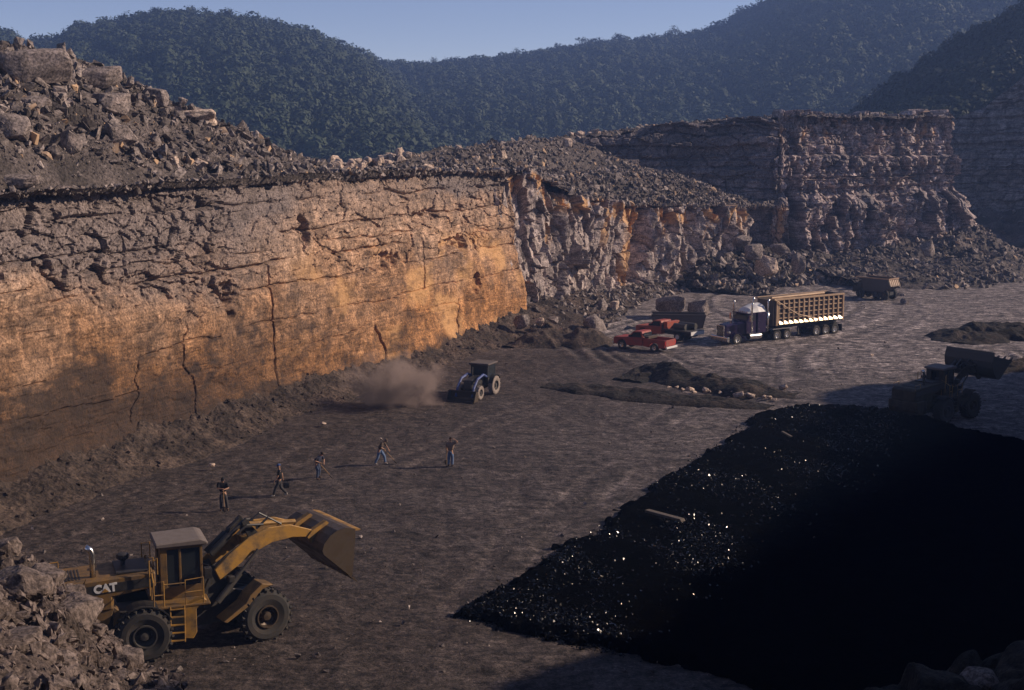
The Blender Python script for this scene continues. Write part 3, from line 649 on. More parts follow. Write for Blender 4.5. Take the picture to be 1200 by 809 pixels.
t1 = talus('talus_slope', W1[:9], lambda s, x, y: np.interp(y, [30, 80, 110, 145], [4.5, 4.2, 3.4, 4.5]), lambda s, x, y: np.interp(y, [30, 80, 110, 135, 146], [2.1, 2.0, 1.5, 1.4, 2.4]), M_SOILD, 141, lump=0.42)
t2 = talus('talus_slope_beyond', [(-4, 147), (1.5, 151), (5.5, 158), (10, 166), (14.5, 173.5), (20.5, 180.5)], lambda s, x, y: np.interp(y, [147, 155, 170, 182], [10, 9, 4, 3]), lambda s, x, y: np.interp(y, [147, 153, 160, 168, 182], [3.0, 2.6, 2.0, 1.3, 1.2]), M_SOILD, 142)
t3 = talus('talus_slope_corner', [(22, 179), (26, 186), (30.5, 192), (36, 196), (42, 198)], lambda s, x, y: np.full(s.shape, 9.5), lambda s, x, y: np.interp(s, [0, 8, 16, 24, 32], [0.8, 3.5, 4.2, 3.6, 3.0]), M_BERM, 143, lump=0.5)
t4 = talus('talus_slope_bluff', [(38, 197.5), (46, 201), (54, 205.5), (62, 209), (66.5, 211), (69.5, 215), (72, 225)], lambda s, x, y: np.interp(x, [38, 50, 62, 72], [22, 22, 17, 8]), lambda s, x, y: np.interp(x, [38, 46, 60, 68, 72], [2.4, 3.0, 3.8, 5.2, 6.0]), M_SPOIL, 144, lump=0.55, power=1.05)
t5 = talus('talus_slope_shaded', [(66, 262), (80, 252), (96, 242), (125, 234)], lambda s, x, y: np.full(s.shape, 26.0), lambda s, x, y: np.full(s.shape, 6.0), M_SPOIL, 145, res=0.5, lump=0.6)
for k, (T, n, smax, lab, mt, nm_) in enumerate(((t1, 900, 0.4, 'clods and stones on the dark earth at the foot of the sunlit face', M_SOILD, 'clods'), (t2, 1500, 1.0, 'rubble heaped at the foot of the jointed middle face', M_RUB, 'rubble'), (t3, 1800, 1.6, 'grey slabs of rubble piled in the corner below the bluff', M_RUB, 'rubble'), (t4, 3800, 1.2, 'rubble spread over the slope below the tall far bluff', M_RUB, 'rubble'), (t5, 1200, 1.4, 'rubble below the shaded wall at the far right', M_RUB, 'rubble'))):
    r = np.random.default_rng(50 + k); i = r.integers(0, T[0].size, n); s_ = 0.12 + smax * r.random(n) ** 4
    o = scatter(nm_, np.stack([T[0].ravel()[i], T[1].ravel()[i], T[2].ravel()[i] + s_ * 0.1], -1), s_, mt, seed=60 + k, warm=0.03)
    tag(o, lab, nm_, kind='stuff')
# berms on the floor
def berm(name, P, width, height, mat, seed):
    s, x, y, nx, ny = path_pts(P, 0.2); n_ = 44; w = np.linspace(-1, 1, n_)[:, None]; e = sstep(0, 4, s) * (1 - sstep(s[-1] - 4, s[-1], s))
    Wd = width * (0.55 + 0.45 * e) * (1 + 0.3 * fbm(s / 2.5, s * 0, o=3, seed=seed)); X = x + nx * Wd * w; Y = y + ny * Wd * w
    z = height * e * (1 - np.abs(w) ** 1.6) * (0.75 + 0.7 * fbm(X / 2.2, Y / 2.2, o=3, seed=seed + 1)) + 0.16 * fbm(X / 0.6, Y / 0.6, o=3, seed=seed + 2) * (1 - w * w) + 0.1 - 0.3 * np.abs(w) ** 6
    o = np_mesh(name, np.stack([X.ravel(), Y.ravel(), z.ravel()], -1), gridquads(n_, len(s))[:, ::-1], mat); tag(o, kind='structure'); return X, Y, z
gp = lambda *a: [G(*p).xy[:] for p in a]
b1 = berm('earth_berm', gp((735, 446), (770, 438), (800, 446), (850, 456), (910, 463), (935, 465)), 2.6, 1.1, M_BERM, 151)
b2 = berm('low_earth_ridge', gp((640, 452), (700, 458), (790, 468), (860, 474), (905, 478)), 2.2, 0.35, M_BERM, 152)
b3 = berm('earth_berm_right', gp((1120, 402), (1150, 394), (1200, 392), (1300, 390)), 5.0, 1.3, M_BERM, 153)
b4 = berm('earth_ridge_right', gp((1165, 436), (1210, 428), (1300, 425)), 2.2, 0.8, M_BERM, 154)
b5 = berm('earth_heap', gp((600, 408), (640, 403), (690, 402), (715, 398)), 3.2, 1.6, M_SOILD, 155)
# ------------------------------------------------------------------ FOREGROUND spoil slope (the photographer's perch)
SIL = [(-700, 600, 26), (-300, 600, 28), (-60, 622, 30), (0, 642, 30), (30, 650, 30), (60, 676, 29.5), (90, 712, 29), (130, 748, 28), (168, 768, 27), (200, 815, 26), (270, 930, 24), (880, 960, 24), (960, 822, 28), (1030, 800, 29), (1100, 782, 30), (1200, 756, 31), (1500, 690, 32)]
def perch():
    cols = np.concatenate([np.arange(-700, -40, 10), np.arange(-40, 230, 1.5), np.arange(230, 940, 10), np.arange(940, 1230, 3), np.arange(1230, 1500, 15)])
    k = np.array(SIL, float); ys = np.interp(cols, k[:, 0], k[:, 1]); ds = np.interp(cols, k[:, 0], k[:, 2]); cz = CAMZ + ds * np.array([ray(600, p)[2] / ray(600, p)[1] for p in ys])
    q = np.concatenate([np.linspace(0.0, 0.5, 25), np.linspace(0.503, 1, 170), np.linspace(1.01, 1.9, 90)])[:, None]
    y = ds * q; z = cz + np.where(q < 1, (1 - q) * ds * 0.10 + 5.0 * sstep(0.55, 0.05, q), 0) - np.clip(q - 1, 0, 9) * ds * 1.05
    X = (cols[None, :] - 600) / FPX * y
    z = z + (0.35 * fbm(X / 1.6, y / 1.6, o=3, seed=161) + 0.16 * fbm(X / 0.4, y / 0.4, o=4, seed=162, g=0.65)) * sstep(0.2, 0.5, q) - 0.2
    w1_, w2_, wc_, wx_, wy_ = worley(X / 1.5 + 0.3 * fbm(X, y, o=2), y / 1.7, 163); z = z + (0.5 * (wc_ - 0.5) + 0.35 * (((wc_ * 7.1) % 1) - 0.5) * wx_ * 2 - 0.25 * (1 - sstep(0, 0.12, w2_ - w1_))) * sstep(0.5, 0.7, q) * 0.8
    zs = z.copy()
    for _ in range(2): zs[1:-1, 1:-1] = (zs[1:-1, 1:-1] * 2 + zs[:-2, 1:-1] + zs[2:, 1:-1] + zs[1:-1, :-2] + zs[1:-1, 2:]) / 6
    z = zs + 0.05 * fbm(X / 0.25, y / 0.25, o=3, seed=166, g=0.7)
    z = np.where(q < 0.35, np.minimum(z, 18.7), z)
    o = np_mesh('spoil_slope', np.stack([X.ravel(), y.ravel(), z.ravel()], -1), gridquads(len(q), len(cols)), M_FSPOIL); tag(o, kind='structure')
    o.data.materials.append(M_BERM); cc = np.broadcast_to(cols[None, :-1], (len(q) - 1, len(cols) - 1)).ravel(); o.data.polygons.foreach_set('material_index', (cc > 500).astype(np.int32))  # same spoil on the right; darker material paints in its shade
    return X, y, z
FX, FYy, FZz = perch()
from mathutils.kdtree import KDTree
kd = KDTree(FX.size)
for i_, p_ in enumerate(zip(FX.ravel(), FYy.ravel())): kd.insert((p_[0], p_[1], 0), i_)
kd.balance(); FZr = FZz.ravel()
def perch_z(x, y): return FZr[kd.find((x, y, 0))[1]]
vis = ((FYy > 14) & (FYy < 36) & (FX < 0)).ravel() * 1.0; idx = np.random.default_rng(8).choice(FX.size, 9000, p=vis / vis.sum()); r_ = np.random.default_rng(9)
s_ = 0.03 + 0.27 * r_.random(9000) ** 4
o = scatter('gravel', np.stack([FX.ravel()[idx] + r_.normal(0, .05, 9000), FYy.ravel()[idx] + r_.normal(0, .1, 9000), FZr[idx] + s_ * 0.1], -1), s_, M_BOULDF, seed=31); tag(o, 'stones and chips over the near spoil slope', 'gravel', kind='stuff')
r_ = np.random.default_rng(19); idx = r_.choice(FX.size, 900, p=vis / vis.sum()); s_ = 0.18 + 0.4 * r_.random(900) ** 2
o = scatter('rubble', np.stack([FX.ravel()[idx], FYy.ravel()[idx], FZr[idx]], -1), s_, M_BOULDF, seed=35); tag(o, 'angular rocks half buried in the near spoil slope', 'rubble', kind='stuff')
# loose stones on the floor
n = 1500; px_ = RNG.uniform(-20, 1200, n); py_ = RNG.uniform(350, 800, n); pts = np.array([G(a, b)[:] for a, b in zip(px_, py_)]); s_ = 0.05 + 0.3 * RNG.random(n) ** 5
o = scatter('gravel', pts + [0, 0, 0.05], s_, M_RUB, seed=33); tag(o, 'loose stones lying about the quarry floor', 'gravel', kind='stuff')
# ------------------------------------------------------------------ BOULDERS (one thing each)
BT = [hull_rock(300 + i, 18, sub=3, amp=0.05, boxy=0.75) for i in range(7)]
BTS = [hull_rock(450 + i, 44, sub=3, amp=0.035, boxy=0.97) for i in range(4)]
BTF = [hull_rock(400 + i, 22, sub=4, amp=0.06, boxy=0.6) for i in range(5)]
def boulder(name, x, y, z, dims, label, mat, seed, rz=None, cat='boulder', group=None, tilt=0.25, T=BT, sink=0.12):
    r = random.Random(seed); V, F = T[seed % len(T)]
    me = bpy.data.meshes.new(name); me.from_pydata([tuple(p) for p in V], [], [tuple(int(i) for i in f) for f in F]); me.materials.append(mat)
    o = bpy.data.objects.new(name, me); link(o)
    me.transform(Matrix.Diagonal((dims[0], dims[1], dims[2], 1)))
    o.rotation_euler = (r.uniform(-tilt, tilt), r.uniform(-tilt, tilt), r.uniform(0, 6.28) if rz is None else rz)
    o.location = (x, y, z + dims[2] * (0.5 - sink)); return tag(o, label, cat, group)
# foreground boulders: (px, py, y-depth, dims)
for i, (px, py, d, dm, lab) in enumerate((
    (8, 655, 29.5, (0.6, 0.5, 0.45), 'small rounded boulder at the top left crest of the near spoil slope'),
    (52, 700, 28.6, (1.05, 0.9, 0.75), 'large dusty boulder overhanging beside the rear of the yellow loader'),
    (80, 742, 28.0, (0.7, 0.7, 0.95), 'upright grey boulder below the large overhanging one on the near slope'),
    (90, 795, 27.0, (1.0, 0.9, 1.0), 'round purple-grey boulder low on the near slope'),
    (149, 776, 27.3, (0.75, 0.6, 0.6), 'pale-topped angular boulder in front of the loader rear tyre'),
    (30, 748, 27.0, (1.5, 1.2, 0.9), 'broad half-buried boulder in the middle of the near slope'),
    (112, 760, 27.8, (0.5, 0.35, 0.3), 'tilted rock slab wedged between boulders behind the pale-topped one'),
    (138, 800, 26.4, (0.4, 0.3, 0.3), 'pale chipped rock at the bottom edge of the near slope'),
    (12, 790, 23.0, (0.9, 0.8, 0.5), 'dark low boulder in the bottom left corner'),
    (22, 700, 28.2, (0.8, 0.6, 0.45), 'flat dusty rock near the top left of the near slope'),
    (1148, 790, 29.5, (0.9, 0.7, 0.5), 'single brown rock on the shaded slope in the bottom right corner'))):
    z0 = zat(py, d); x0 = xat(px, d, z0); zz = perch_z(x0, d)
    dm = tuple(q * 1.15 for q in dm); boulder('boulder', x0, d, zz, dm, lab, M_BOULDF, 500 + i, tilt=0.3, T=BTF, sink=0.5)
# slabs and boulders perched on the terrace: (px, py of the base, behind-edge distance)
def on_upper(px, py):
    m = (np.abs(UP - px) < 2.2) & (UR < 1.03); PPX, PPY = proj(UX[m], UY[m], UZ[m]); j = np.argmin(np.abs(PPY - py)); return UX[m][j], UY[m][j], UZ[m][j]
for i, (px, py, dm, rz, lab, mt, cat) in enumerate((
    (34, 90, (5.2, 3.4, 2.3), 0.35, 'massive flat-faced rock ledge block at the top left skyline', M_BOULD, 'rock slab'),
    (112, 98, (3.4, 2.6, 1.5), 0.3, 'flat-topped rock slab right of the massive ledge block', M_BOULD, 'rock slab'),
    (128, 128, (3.0, 2.4, 1.6), 0.5, 'fractured pale block below the flat-topped slab', M_BOULD, 'boulder'),
    (180, 121, (2.2, 1.8, 1.5), 0.4, 'square-sided grey block on the sloping skyline', M_BOULD, 'boulder'),
    (228, 138, (3.0, 1.9, 0.8), 0.2, 'low tan slab lying on the slope skyline', M_BOULDP, 'rock slab'),
    (247, 145, (1.5, 1.2, 0.9), 0.9, 'small tan boulder below the low tan slab', M_BOULDP, 'boulder'),
    (35, 125, (2.8, 1.8, 0.9), 0.1, 'layered rock under the massive ledge block', M_BOULD, 'rock slab'),
    (70, 62, (1.6, 0.5, 1.0), 2.2, 'thin leaning shard standing on the top left skyline', M_BOULD, 'boulder'),
    (10, 78, (2.2, 1.6, 1.0), 0.7, 'rounded rock on top of the massive ledge block', M_BOULD, 'boulder'),
    (20, 218, (2.4, 1.4, 0.8), 0.2, 'flat pale slab lying beside the bench road at the far left', M_BOULD, 'rock slab'),
    (200, 192, (1.0, 0.8, 0.7), 0.2, 'light boulder in the middle of the left rubble slope', M_BOULDP, 'boulder'),
    (232, 196, (1.2, 0.9, 0.9), 0.8, 'light boulder right of the middle of the left rubble slope', M_BOULDP, 'boulder'),
    (82, 174, (1.7, 1.4, 2.2), 0.2, 'upright broken rock mass below the slabs at upper left', M_BOULD, 'boulder'),
    (140, 168, (2.2, 1.5, 1.6), 0.9, 'dark broken rock mass beside the upright one at upper left', M_BOULD, 'boulder'),
    (12, 160, (2.3, 1.6, 2.0), 0.4, 'jagged rock mass at the far left edge under the ledge', M_BOULD, 'boulder'),
    (394, 192, (1.5, 0.7, 1.2), 0.6, 'sunlit pointed boulder at the low saddle of the skyline', M_BOULDP, 'boulder'),
    (468, 190, (0.8, 0.6, 2.0), 0.6, 'tall thin pale stone standing on the bench', M_BOULDP, 'boulder'),
    (452, 196, (1.7, 1.2, 1.0), 0.3, 'tan block beside the tall thin stone', M_BOULDP, 'boulder'),
    (535, 176, (1.0, 0.8, 0.8), 0.3, 'pale boulder on the middle of the ridge skyline', M_BOULDP, 'boulder'),
    (560, 188, (1.1, 0.9, 0.9), 0.9, 'tan boulder just below the ridge skyline', M_BOULDP, 'boulder'),
    (590, 188, (1.0, 0.8, 1.5), 0.9, 'upright tan boulder on the rubble mound', M_BOULDP, 'boulder'),
    (666, 172, (1.4, 1.0, 1.7), 0.2, 'pale upright boulder on the dark slope behind the bench', M_BOULDP, 'boulder'),
    (500, 198, (1.2, 0.9, 0.7), 0.2, 'orange-tinted boulder at the back of the bench', M_BOULDP, 'boulder'))):
    x, y, z = on_upper(px, py); boulder('rock_slab' if cat == 'rock slab' else 'boulder', x, y, z, dm, lab, mt, 560 + i, rz=rz, cat=cat, tilt=0.1, sink=0.25, T=BTS if cat == 'rock slab' else BT)
for k in range(34):
    px = 385 + k * 3.1 + random.uniform(-2, 2); x, y, z = on_upper(px, 199 - 0.14 * (px - 385) * (1 if px > 440 else 0.3) + random.uniform(-3, 5)); a = random.uniform(0.5, 1.15)
    boulder('boulder', x, y, z, (a * 1.1, a * .8, a), 'sunlit tan stone in the row along the edge of the bench', M_BOULDP, 600 + k, group='tan stones along the bench edge', sink=0.15)
for k in range(16):
    px = 668 + k * 4.2 + random.uniform(-1.5, 1.5); x, y, z = on_upper(px, 157); a = random.uniform(0.5, 1.0)
    boulder('boulder', x, y, z, (a * 1.5, a, a * 0.8), 'small pale stone in the line along the ridge above the dark tier', M_BOULDP, 650 + k, group='pale stones along the ridge line', sink=0.1)
# boulders on the floor and talus: (px, py base, width, height)
for i, (px, py, z, dm, lab, mt) in enumerate((
    (697, 387, 0, (3.2, 2.4, 1.9), 'big square dark block of rock left of the red pickup', M_BOULD), (706, 368, 0, (1.8, 1.4, 2.2), 'pointed boulder behind the big square block', M_BOULD),
    (720, 366, 0, (1.4, 1.1, 1.6), 'sunlit boulder next to the pointed boulder', M_BOULDP), (610, 384, 1.0, (1.9, 1.5, 1.5), 'rounded boulder at the corner of the sunlit face', M_BOULD),
    (632, 382, 1.0, (1.4, 1.1, 1.0), 'pale stone in the pile beyond the sunlit face', M_BOULDP), (648, 378, 1.0, (1.6, 1.2, 1.0), 'dark slab in the pile beyond the sunlit face', M_BOULD),
    (786, 372, 0, (5.0, 3.2, 2.7), 'large dark rounded boulder behind the flatbed truck', M_BOULD), (818, 370, 0, (3.2, 2.2, 2.0), 'lighter boulder right of the large dark one', M_BOULD),
    (899, 322, 1.8, (3.0, 2.4, 3.0), 'pyramid-shaped fallen block at the foot of the bluff', M_BOULDP), (935, 320, 1.8, (2.4, 2.0, 3.0), 'tall narrow fallen block at the foot of the bluff', M_BOULD),
    (882, 303, 4.0, (3.4, 2.4, 2.2), 'tilted slab above the pyramid-shaped block', M_BOULD), (915, 298, 4.0, (3.2, 2.4, 1.8), 'broad slab above the tall narrow block', M_BOULD),
    (1086, 300, 4.2, (2.4, 1.8, 3.0), 'rounded leaning boulder against the bluff foot', M_BOULD), (870, 290, 4.6, (2.6, 2.0, 1.8), 'grey boulder at the top of the corner heap', M_BOULD),
    (1060, 356, 0, (1.2, 1.0, 0.7), 'small boulder right of the parked haul truck', M_BOULD), (918, 456, 0.1, (0.9, 0.6, 0.5), 'pale stone at the end of the dark berm', M_BOULDP),
    (862, 462, 0.1, (0.7, 0.5, 0.35), 'pale stone half buried in front of the dark berm', M_BOULDP), (248, 547, 0.2, (0.5, 0.4, 0.25), 'white stone at the foot of the sunlit face', M_BOULDP),
    (378, 498, 0.2, (0.6, 0.4, 0.25), 'whitish stone on the earth left of the dust', M_BOULDP), (1022, 417, 0, (0.5, 0.35, 0.25), 'small white stone on the rutted floor', M_BOULDP))):
    p = G(px, py, z); boulder('boulder', p.x, p.y, z, dm, lab, mt, 700 + i, sink=0.12)

r_ = random.Random(77)
for k in range(16):
    px = 782 + k * 8.6 + r_.uniform(-3, 3); py = 455 + k * .75 + r_.uniform(-1.5, 2.5); p = G(px, py, .1); a = r_.uniform(.25, .6)
    boulder('boulder', p.x, p.y, .1, (a * 1.6, a, a * .7), 'small pale stone in the scatter at the foot of the dark berm', M_BOULDP, 760 + k, group='pale stones at the foot of the dark berm', sink=.2)

# ------------------------------------------------------------------ HILLS AND WOODS
M_HILL = rock('forest_floor', ((0.012, 0.018, 0.008), (0.02, 0.028, 0.012), (0.03, 0.04, 0.018)), 0.05, 0.5, 0.2, 0.5)
def leaf_mat(name, c0, c1):
    m, t, b = nm(name); at = N(t, 'ShaderNodeAttribute', attribute_name='rnd')
    t.links.new(ramp(t, at.outputs['Fac'], [(0.0, c0), (1.0, c1)]), b.inputs['Base Color']); b.inputs['Roughness'].default_value = 0.7; b.inputs['Specular IOR Level'].default_value = 0.2
    return m
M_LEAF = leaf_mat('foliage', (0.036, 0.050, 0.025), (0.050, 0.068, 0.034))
M_BARK = simple('bark', (0.06, 0.045, 0.035), 0.9)
def crown_template(seed, n=120, size=0.125):
    r = np.random.default_rng(seed); d = r.normal(size=(n, 3)); d[:, 2] = np.abs(d[:, 2]) * 1.0 - 0.25; d /= np.linalg.norm(d, axis=1)[:, None]
    L = 0.5 * (0.78 + 0.35 * fbm(d[:, 0] * 2 + seed, d[:, 1] * 2, d[:, 2] * 2, 2, seed)) * (0.8 + 0.25 * r.random(n)); c = d * L[:, None] * [1, 1, 1.1]
    nrm = d + r.normal(0, 0.28, (n, 3)); nrm /= np.linalg.norm(nrm, axis=1)[:, None]; a = np.cross(nrm, r.normal(size=(n, 3))); a /= np.linalg.norm(a, axis=1)[:, None]; b = np.cross(nrm, a)
    s = (size * r.uniform(0.6, 1.2, n))[:, None]
    V = np.stack([c - a * s * .5 - b * s * .4, c + a * s * .6 - b * s * .3, c + b * s * .6], 1).reshape(-1, 3); return V, np.arange(3 * n).reshape(-1, 3)
CT_ = [crown_template(i) for i in range(10)]
def hill(name, sil, d0, d1_, z0, px0, px1, ntree, label, seed, crown=(7, 14), prof=0.85, dx=6):
    k = np.array(sil, float); cols = np.arange(px0, px1, dx); ys = np.interp(cols, k[:, 0], k[:, 1])
    q = np.concatenate([np.linspace(0, 1, 70), np.linspace(1.04, 1.6, 10)])[:, None]
    dc = d1_ * (1 + 0.06 * fbm(cols / 90, cols * 0, o=3, seed=seed)); cz = CAMZ + dc * np.array([ray(600, p)[2] / ray(600, p)[1] for p in ys]) - crown[1] * 0.9
    y = d0 + (dc - d0) * q; z = z0 + (cz - z0) * np.clip(q, 0, 1) ** prof - np.clip(q - 1, 0, 9) * (cz - z0) * 1.6
    X0 = (cols[None, :] - 600) / FPX * y
    z = z + 9 * fbm(X0 / 60 + y / 200, y / 150, o=3, seed=seed + 1) * np.clip(q, 0, 1) * (1 - np.clip(q, 0, 1) ** 6)
    X = (cols[None, :] - 600) / FPX * (y * CT + (CAMZ - z) * ST)
    o = np_mesh(name, np.stack([X.ravel(), y.ravel(), z.ravel()], -1), gridquads(len(q), len(cols)), M_HILL, smooth=True); tag(o, kind='structure')
    r = np.random.default_rng(seed); jq = r.uniform(0.05, 69.9, ntree * 2); jc = r.uniform(0, len(cols) - 1.01, ntree * 2)
    wgt = (y[np.minimum(jq.astype(int), 69), jc.astype(int)]) / d1_; kk = r.random(ntree * 2) < wgt * 0.85; jq, jc = jq[kk], jc[kk]
    iq, ic = jq.astype(int), jc.astype(int); fq, fc = jq - iq, jc - ic
    f = lambda A: (A[iq, ic] * (1 - fq) * (1 - fc) + A[iq + 1, ic] * fq * (1 - fc) + A[iq, ic + 1] * (1 - fq) * fc + A[iq + 1, ic + 1] * fq * fc)
    P = np.stack([f(X), f(np.broadcast_to(y, z.shape)), f(z)], -1); sz = r.uniform(crown[0], crown[1], len(P)); P[:, 2] += sz * 0.55 + r.uniform(0, 3, len(P))
    o = scatter('woodland', P, sz, M_LEAF, templ=CT_, seed=seed + 2, upright=True); tag(o, label, 'woodland', kind='stuff')
    return X, y, z, cols
S1 = [(-400, 30), (-150, 25), (-40, 32), (0, 33), (45, 44), (62, 42), (85, 30), (130, 20), (180, 13), (240, 11), (300, 19), (350, 31), (400, 47), (430, 62), (470, 92), (520, 132), (570, 168), (620, 205), (700, 240)]
S2 = [(250, 120), (380, 75), (430, 64), (455, 72), (500, 73), (560, 65), (600, 62), (640, 57), (700, 47), (760, 42), (800, 38), (850, 26), (880, 8), (930, -22), (1000, -60), (1200, -120), (1600, -180)]
S3 = [(960, 160), (1005, 128), (1045, 97), (1090, 67), (1150, 30), (1200, 8), (1400, -80), (1700, -140)]
H1 = hill('wooded_hill', S1, 420, 900, -6, -400, 700, 5200, 'hazy wood covering the rounded hill at upper left', 201)
H2 = hill('wooded_ridge', S2, 560, 1150, -6, 250, 1500, 9500, 'hazy blue wood covering the far ridge across the background', 202)
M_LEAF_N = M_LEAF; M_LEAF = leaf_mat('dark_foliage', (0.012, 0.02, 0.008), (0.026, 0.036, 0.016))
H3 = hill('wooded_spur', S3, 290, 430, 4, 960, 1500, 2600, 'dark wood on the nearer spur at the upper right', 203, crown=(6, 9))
M_LEAF = M_LEAF_N
def sky_tree(px, py, y, h, label, seed, wid=0.5):
    """single tree standing above the skyline: py is the tip"""
    zt_ = zat(py, y); x = xat(px, y, zt_); r = np.random.default_rng(seed)
    t = thing('tree', label, 'tree', (x, y, zt_ - h), group='trees standing above the skyline')
    m = MB(); m.tube([(0, 0, -3), (0.2, 0, h * .3), (0.1, 0.1, h * .6), (0, 0, h * .92)], [h * .028, h * .022, h * .014, h * .004], 7)
    for k in range(7):
        a = k * 2.4; z0 = h * (0.35 + 0.08 * k); L = h * wid * 0.5 * (1 - 0.08 * k)
        m.tube([(0.1, 0, z0), (math.cos(a) * L * .5, math.sin(a) * L * .5, z0 + L * .35), (math.cos(a) * L, math.sin(a) * L, z0 + L * .5)], [h * .01, h * .007, h * .002], 5)
    m.build('trunk', M_BARK, t)
    n = 620; c = np.zeros((n, 3)); cl = r.normal(size=(13, 3)) * [wid * .28, wid * .28, 0.17]; cl[:, 2] = 0.7 + np.clip(cl[:, 2], -.3, .24)
    w_ = 1.15 - np.abs(cl[:, 2] - 0.62) * 1.6; cl[:, :2] *= w_[:, None]
    c = cl[r.integers(0, 13, n)] + r.normal(size=(n, 3)) * [0.075, 0.075, 0.05]; c *= h
    nr = r.normal(size=(n, 3)); nr /= np.linalg.norm(nr, axis=1)[:, None]; a = np.cross(nr, [0.3, 0.2, 1]); a /= np.linalg.norm(a, axis=1)[:, None]; b = np.cross(nr, a); s = h * 0.055
    V = np.stack([c - a * s * .5, c + a * s * .5 - b * s * .2, c + b * s * .7], 1).reshape(-1, 3)
    np_mesh('crown', V, np.arange(3 * n).reshape(-1, 3), M_LEAF, attrs={'rnd': np.repeat(r.random(n), 3)}, parent=t)
for i, a in enumerate(((180, 8, 885, 15, 'tall tree left of the summit of the left hill'), (166, 13, 885, 12, 'round tree left of the tall one on the left hill skyline'), (224, 5, 890, 16, 'tree with the highest forked crown on the left hill summit'),
    (240, 9, 890, 12, 'bushy tree just right of the forked one on the left summit'), (145, 16, 880, 12, 'shaggy tree on the left shoulder of the left hill'), (200, 11, 885, 11, 'small tree between the two tallest on the left hill'), (98, 27, 880, 9, 'small round tree low on the left shoulder of the hill'),
    (270, 10, 890, 10, 'small tree right of the left hill summit'), (508, 66, 1130, 12, 'low tree at the dip of the skyline'), (606, 57, 1130, 15, 'clump-topped tree on the middle ridge'), (633, 57, 1130, 11, 'thin tree right of the clump-topped one on the middle ridge'),
    (686, 44, 1130, 19, 'dark leaning tree on the middle ridge'), (722, 36, 1130, 18, 'tall wispy tree on the middle ridge'), (791, 30, 1140, 18, 'wispy tree on the right part of the ridge'), (866, 8, 1150, 24, 'large tree standing beside the sky gap at upper right'), (878, 12, 1150, 18, 'second tree beside the sky gap at upper right'), (893, -4, 1150, 22, 'tall tree cut by the top of the photo at upper right'), (655, 52, 1130, 10, 'squat tree on the middle ridge'))):
    sky_tree(*a[:5], 900 + i, 0.42 + 0.1 * (i % 3))

# ------------------------------------------------------------------ HAZE
hz = MB(); hz.box(-1500, 1500, -60, 1340, -3, 300); M_HAZE = bpy.data.materials.new('haze'); M_HAZE.use_nodes = True; t = M_HAZE.node_tree; t.nodes.clear()
ho = t.nodes.new('ShaderNodeOutputMaterial'); hv = t.nodes.new('ShaderNodeVolumePrincipled'); hv.inputs['Color'].default_value = (0.30, 0.48, 1.0, 1); hv.inputs['Density'].default_value = 0.00043; hv.inputs['Anisotropy'].default_value = 0.2
t.links.new(hv.outputs[0], ho.inputs['Volume'])
o = hz.build('haze', M_HAZE); tag(o, 'thin blue haze hanging over the whole quarry', 'haze', kind='stuff')

# ------------------------------------------------------------------ VEHICLE MATERIALS
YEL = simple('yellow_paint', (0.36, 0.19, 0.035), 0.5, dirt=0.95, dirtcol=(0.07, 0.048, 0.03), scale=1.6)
YELD = simple('shade_toned_yellow_paint', (0.04, 0.027, 0.011), 0.7, dirt=0.8, dirtcol=(0.014, 0.012, 0.01), scale=1.6)  # the second loader's shade is painted into this yellow
YELB = simple('dark_yellow_paint', (0.19, 0.105, 0.03), 0.5, dirt=0.9, dirtcol=(0.05, 0.036, 0.026), scale=1.8)  # darker yellow for hood, cab and frame
BLK = simple('black_paint', (0.018, 0.017, 0.017), 0.5, dirt=0.3)
TYRE = simple('dusty_tyre', (0.028, 0.026, 0.024), 0.85, dirt=0.7, dirtcol=(0.07, 0.055, 0.045), scale=2.5)
TYREP = simple('pale_dusty_tyre', (0.28, 0.23, 0.20), 0.9, dirt=0.5, dirtcol=(0.12, 0.095, 0.08), scale=4)
STEEL = simple('worn_steel', (0.09, 0.065, 0.045), 0.45, metal=0.4, dirt=0.7, dirtcol=(0.05, 0.035, 0.022), scale=2)
DARKST = simple('dark_steel', (0.05, 0.045, 0.04), 0.55, dirt=0.4)
CHROME = simple('chrome', (0.72, 0.7, 0.68), 0.22, metal=1.0, dirt=0.25)
ROOFG = simple('dusty_roof', (0.16, 0.13, 0.115), 0.8, dirt=0.4)
RED = simple('faded_red_paint', (0.33, 0.04, 0.024), 0.5, dirt=0.6, scale=2.5)
ORA = simple('orange_red_paint', (0.36, 0.06, 0.025), 0.5, dirt=0.6, scale=2.5)
PURP = simple('deep_purple_paint', (0.022, 0.012, 0.05), 0.22, dirt=0.2)
BLUE = simple('blue_paint', (0.05, 0.08, 0.24), 0.5, dirt=0.35)
TRL = simple('trailer_metal', (0.50, 0.34, 0.21), 0.45, metal=0.15, dirt=0.45, dirtcol=(0.15, 0.1, 0.07), scale=1.2)
TRLP = simple('bare_aluminium', (0.75, 0.62, 0.45), 0.3, metal=0.7, dirt=0.2)
TRLD = simple('trailer_panel', (0.08, 0.06, 0.052), 0.65, dirt=0.5, scale=1.2)
TANP = simple('tan_paint', (0.40, 0.25, 0.15), 0.55, dirt=0.35)
WHITE = simple('white_paint', (0.72, 0.70, 0.68), 0.5, dirt=0.2)
HULL = simple('haul_body_steel', (0.09, 0.075, 0.065), 0.7, dirt=0.5)
WOOD = simple('weathered_wood', (0.10, 0.08, 0.065), 0.85, dirt=0.3)
def glass_mat():
    m, t, b = nm('window_glass'); b.inputs['Base Color'].default_value = (0.02, 0.025, 0.03, 1); b.inputs['Roughness'].default_value = 0.08; return m
GLASS = glass_mat()
